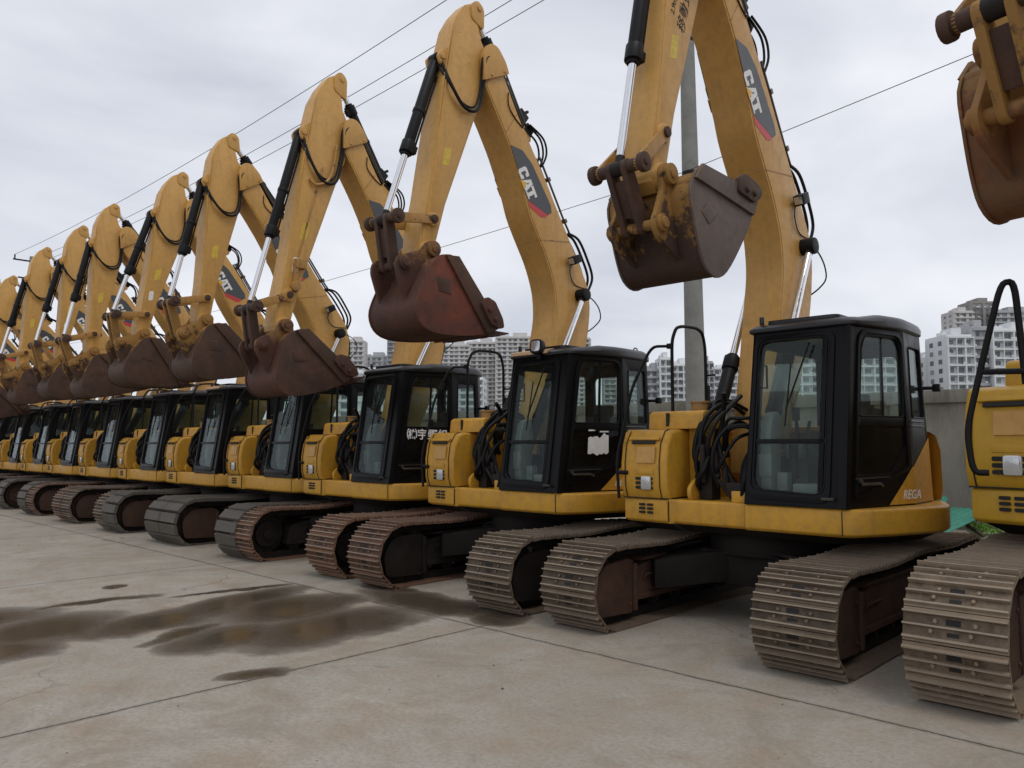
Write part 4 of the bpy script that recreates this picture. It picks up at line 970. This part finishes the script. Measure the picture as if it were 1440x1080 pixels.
BL = [((-73.0, 277.0), (-67.0, 282.8), 36, BW, 'white balconied block right of the nearest black cab, just over the wall', 12, 3, 0),
 ((-67.5, 285.1), (-63.0, 289.4), 39, BG, 'narrow grey stair tower between the two white balconied blocks at right', 13, 2, 1),
 ((-62.5, 287.1), (-48.0, 301.0), 38, BW, 'wide white balconied block at the right edge behind the black handrail', 13, 6, 0),
 ((-84, 294.9), (-79.0, 299.9), 31, BW, 'low white block touching the right side of the nearest cab', 10, 3, 0),
 ((-119.1, 468.7), (-111.7, 475.9), 73, BT, 'tall unfinished round-ended tower behind the white blocks at right', 26, 3, 1),
 ((-115.2, 486.4), (-105.0, 496.2), 80, BDK, 'tallest raw concrete tower at right with red netting near its top', 28, 4, 2),
 ((-104.9, 489.3), (-88, 505), 74, BG, 'grey tower with pale slabs at the right edge of the photo', 26, 6, 1),
 ((-115.9, 249.5), (-101.7, 263.3), 37, BW, 'white block seen through the nearest cab windscreen', 12, 6, 0),
 ((-99.7, 267.9), (-83.9, 283.1), 37, BW, 'white block seen through the nearest cab door window', 12, 6, 0),
 ((-188.6, 276.6), (-182.8, 282.2), 33, BG, 'grey block just right of the second cab', 11, 3, 1),
 ((-181.2, 276.8), (-177.8, 280.0), 37, BW, 'slim white tower left of the concrete pole', 12, 2, 0),
 ((-180.4, 284.6), (-173.6, 291.1), 35, BW, 'white balconied block directly behind the foot of the grey pole', 12, 4, 0),
 ((-177.1, 301.5), (-172.9, 305.6), 37, BG, 'grey white block just right of the grey pole', 13, 3, 0),
 ((-175.5, 310.1), (-163.0, 322.4), 35, BW, 'white block left of the nearest boom foot', 12, 5, 0),
 ((-408.7, 272.7), (-399.2, 281.8), 65, BT, 'leftmost beige tower right of the third boom', 22, 4, 1),
 ((-434.2, 303.6), (-420.6, 316.8), 60, BG, 'blue grey slab block between the third and second excavators', 20, 5, 2),
 ((-404.8, 304.3), (-398.9, 309.9), 70, BG, 'narrow tall grey tower left of the third cab boom foot', 24, 2, 0),
 ((-358.3, 307.4), (-344.8, 320.4), 61, BT, 'beige tower beneath the red rusty bucket', 24, 6, 1),
 ((-353.4, 326.0), (-339.6, 339.4), 64, BT, 'pink beige tower under the teeth of the red rusty bucket', 24, 6, 1),
 ((-333.1, 331.7), (-316.5, 347.7), 66, BT, 'beige tower left of the second boom foot', 25, 7, 1),
 ((-310.4, 339.7), (-286.3, 363.0), 64, BT, 'broad beige tower seen through the second cab', 24, 10, 1),
 ((-274.2, 360.8), (-259.5, 375.0), 50, BG, 'grey block behind the rear of the second cab', 18, 6, 0),
 ((-341.6, 226.2), (-318, 249), 38, BW, 'low white terrace building left of the third cab roof', 8, 6, 1),
 ((-300, 240), (-272, 262), 33, BW, 'low white block behind the handrail of the second excavator', 10, 9, 0)]
for p0, p1, h, m_, lab, fl, by, st in BL: building(p0, p1, h, m_, lab, fl, by, style=st)
# ------------------------------------------------------------------ vegetation and clutter near the wall
def leaves(m, c, rad, n, s, rnd):
    for _ in range(n):
        v = Vector((rnd.gauss(0, .45), rnd.gauss(0, .45), rnd.gauss(0, .45))); p = Vector(c)+Vector((v.x*rad[0], v.y*rad[1], v.z*rad[2]))
        q = Matrix.Rotation(rnd.uniform(0, 6.28), 3, 'Z') @ Matrix.Rotation(rnd.uniform(-1.1, 1.1), 3, 'X'); a = s*rnd.uniform(.6, 1.4)
        m.add([p+q @ Vector(t) for t in ((-a*.4, 0, 0), (0, -a, 0), (a*.4, 0, .1*a), (0, a, 0))], [(0, 1, 2, 3)])
def weeds(x0, x1, y0, y1, h, n, lab):
    rnd = random.Random(int(x0*10)); mb = MB()
    for _ in range(n):
        x, y = rnd.uniform(x0, x1), rnd.uniform(y0, y1); leaves(mb, (x, y, h*.45), (.20, .20, h*.8), 40, .034, rnd)
    mb.v = [(a, b, max(c, .002)) for a, b, c in mb.v]
    o = obj('weeds', mb.mesh('weeds', LEAF, smooth=False), kind='stuff'); tag(o, lab, 'weeds')
weeds(-8.8, -5.2, 15.0, 16.3, .30, 90, 'bright green weeds at the wall foot under the nearest excavator')
weeds(-13.5, -9.5, 15.0, 16.3, .30, 90, 'bright green weeds at the wall foot between the first and second excavators')
weeds(-3.95, -3.5, 15.5, 16.1, .25, 16, 'small bright green weed clump right of the green sheets')
weeds(-3.4, 3, 15.9, 16.35, .10, 60, 'low pale weeds along the foot of the wall at right')
def sheetpile(m):
    for i in range(3):
        x0 = -6.6+i*.75
        for k in range(8):
            xa = x0+k*.12; m.prism([(xa, 0), (xa+.03, .028), (xa+.075, .028), (xa+.105, 0), (xa+.105, .006), (xa, .006)], -.9, .9, 'y')
for i, (x, y, z, ax, az) in enumerate(((-5.35, 15.15, .28, 13, -8), (-4.75, 15.2, .36, 16, 5), (-4.25, 15.0, .24, 12, -16))):
    def one(m):
        for k in range(8):
            xa = -.5+k*.125; m.prism([(xa, 0), (xa+.03, .03), (xa+.08, .03), (xa+.11, 0), (xa+.125, 0), (xa+.125, .006), (xa, .006)], -.95, .95, 'y')
    mb = MB(); one(mb); o = obj('corrugated_sheet', mb.mesh('corrugated_sheet', GSHEET, smooth=False)); o.matrix_world = Matrix.Translation((x, y, z)) @ Matrix.Rotation(R_(az), 4, 'Z') @ Matrix.Rotation(R_(ax), 4, 'X')
    tag(o, ['leftmost teal corrugated sheet lying under the nearest excavator', 'middle teal corrugated sheet lying highest on the pile by the wall', 'right hand teal corrugated sheet tipped towards the weed clump'][i], 'metal sheet', 'teal corrugated sheets by the wall')
mb = MB(); mb.cyl((-5.6, 16.3, 1.15), (-3.6, 15.4, .03), .03, n=10); tag(obj('wooden_rod', mb.mesh('wooden_rod', BARK)), 'long thin rod leaning against the wall behind the teal sheets', 'rod')
rnd = random.Random(21); mb = MB()
for _ in range(420):
    if _ % 12 == 0: cd, ca = rnd.uniform(1.6, 14), rnd.uniform(0, 1.57)
    d = max(1.3, cd+rnd.gauss(0, .5)); a = ca+rnd.gauss(0, .16); x, y = -d*math.cos(a)*1.2, .6+d*math.sin(a)
    if y > 16: continue
    q = rnd.uniform(.002, .008)*(1.7 if rnd.random() < .06 else 1); ps = [Vector((rnd.uniform(-1, 1), rnd.uniform(-1, 1), rnd.uniform(0, 1)*.8)).normalized()*q for _ in range(6)]
    c = Vector((x, y, 0)); b = [c+Vector((math.cos(k*1.257)*q*rnd.uniform(.7, 1.2), math.sin(k*1.257)*q*rnd.uniform(.7, 1.2), 0)) for k in range(5)]; tp = c+Vector((rnd.uniform(-.3, .3)*q, rnd.uniform(-.3, .3)*q, q*rnd.uniform(.5, 1.1)))
    mb.add(b+[tp], [(k, (k+1) % 5, 5) for k in range(5)])
tag(obj('grit', mb.mesh('grit', BARK, smooth=False), kind='stuff'), 'scattered dark grit and crumbs of mud on the concrete yard', 'grit')
def tree(x, y, h, lab, rnd):
    r = bpy.data.objects.new('tree', None); COL.objects.link(r); r.location = (x, y, 0); tag(r, lab, 'tree', 'trees beyond the wall')
    mb = MB(); mb.tube([(0, 0, 0), (.1, 0, h*.3), (0, .1, h*.6)], .2, 8, .07)
    for k in range(5): a = k*1.3; mb.tube([(0, 0, h*(.3+.05*k)), (math.cos(a)*h*.2, math.sin(a)*h*.2, h*(.55+.05*k))], .07, 6, .03)
    obj('trunk', mb.mesh('trunk', BARK), r)
    mb = MB()
    for k in range(34):
        v = Vector((rnd.gauss(0, 1), rnd.gauss(0, 1), rnd.gauss(0, .9))); v = v.normalized()*rnd.uniform(.3, 1)
        leaves(mb, (v.x*h*.33, v.y*h*.33, h*.66+v.z*h*.30), (h*.12, h*.12, h*.10), 70, .14, rnd)
    obj('crown', mb.mesh('crown', LEAFD, smooth=False), r)
rnd = random.Random(11)
for i, (x, y, h) in enumerate(((-58, 21, 4.6), (-66, 22, 5.2), (-74, 20, 4.8), (-84, 24, 6.0), (-50, 23, 4.4))):
    tree(x, y, h, ['dark green tree low behind the left cabs', 'second dark tree low behind the left cabs', 'dark round tree near the far left edge', 'farthest dark tree at the left edge', 'nearest dark tree peeping over the wall at left'][i], rnd)
# ------------------------------------------------------------------ the row
RED_B = [RUST_R, RUST_RS, RUST_D]; RED_D = [RUST_R, RUST_D, RUST_D]
S_ = 'steel'; Rb = 'rubber'
excavator(-3.40, label='nearest whole excavator, its grey brown bucket tipped up above the black cab', sb=1.055, P0=(-1.90, 3.76), brot=46,
          trackL=(S_, TR_DUST), trackR=(S_, TR_DUST), stick_text=True, variant=0, gm=RUST_D)
excavator(-6.37, label='excavator with lamp and tan visor on its cab and torn white sticker on door', P0=(-1.82, 3.68), brot=0,
          trackL=(S_, TR_RED), trackR=(S_, TR_DUST), bmats=RED_B, visor=True, lamp=True, sticker=True, variant=1, gm=DARK)
excavator(-9.25, label='excavator with white characters on its black door and hook block on its stick', P0=(-2.03, 3.16), brot=11, sb=.99,
          trackL=(S_, TR_ORG), trackR=(S_, TR_ORG), bmats=RED_D, door_text='㈱宇野組', hook=True, rega=False, variant=2, guard=False, gm=DARK)
excavator(-11.65, label='fourth whole excavator from the right, standing on smooth grey rubber track pads', P0=(-1.85, 3.51), brot=6,
          trackL=(Rb, TR_RUB), trackR=(Rb, TR_RUB), bmats=[RUST_YB, RUST_D, RUST_D], variant=3, rb=4.5, sb=.98)
LB = ['fifth whole excavator from the right, tan visor above its windscreen', 'sixth whole excavator from the right', 'seventh whole excavator from the right', 'eighth whole excavator from the right, its stick top left of the eight tallest',
      'ninth excavator from the right near the left edge', 'tenth excavator from the right at the left edge', 'eleventh excavator from the right, partly cut by the left edge', 'farthest excavator, mostly outside the left edge']
PZ = [(-1.80, 3.55), (-1.81, 3.45), (-1.64, 3.53), (-1.75, 3.5), (-1.96, 3.2), (-1.8, 3.5), (-1.8, 3.5), (-1.8, 3.5)]
RB = [1.5, 5, 2.5, 3.5, 7, 4, 5, 4]; BR = [-3, 9, 2, 12, 6, 0, 4, 0]
SBS = [.975, .97, .975, .965, .90, .96, .95, .96]
XS = [-14.2, -16.7, -19.2, -21.7, -24.05, -26.45, -28.9, -31.4]
TK = [(Rb, TR_RUB), (S_, TR_DUST), (S_, TR_RED), (Rb, TR_RUB), (S_, TR_DUST), (S_, TR_RED), (S_, TR_DUST), (S_, TR_RED)]
for i in range(8):
    excavator(XS[i], label=LB[i], P0=PZ[i], rb=RB[i], brot=BR[i], sb=SBS[i], trackL=TK[i], trackR=TK[i], bmats=[RUST_YB, RUST_D, RUST_D], variant=4+i, visor=i == 0, guard=i != 3, rega=False)
# larger machine at the right edge
excavator(-.12, cy=7.42, label='large bright yellow excavator cut by the right edge, grey-muddy bucket hanging at top right', name='excavator', scale=1.17, swing=-13.5, P0=(-2.0, 3.42), sb=1.03, rb=2, brot=42,
          trackL=(S_, TR_PALE), trackR=(S_, TR_PALE), bmats=[RUST_M, RUST_M, RUST_M], yel=YEL3, variant=12, gm=RUST_D, rega=False)
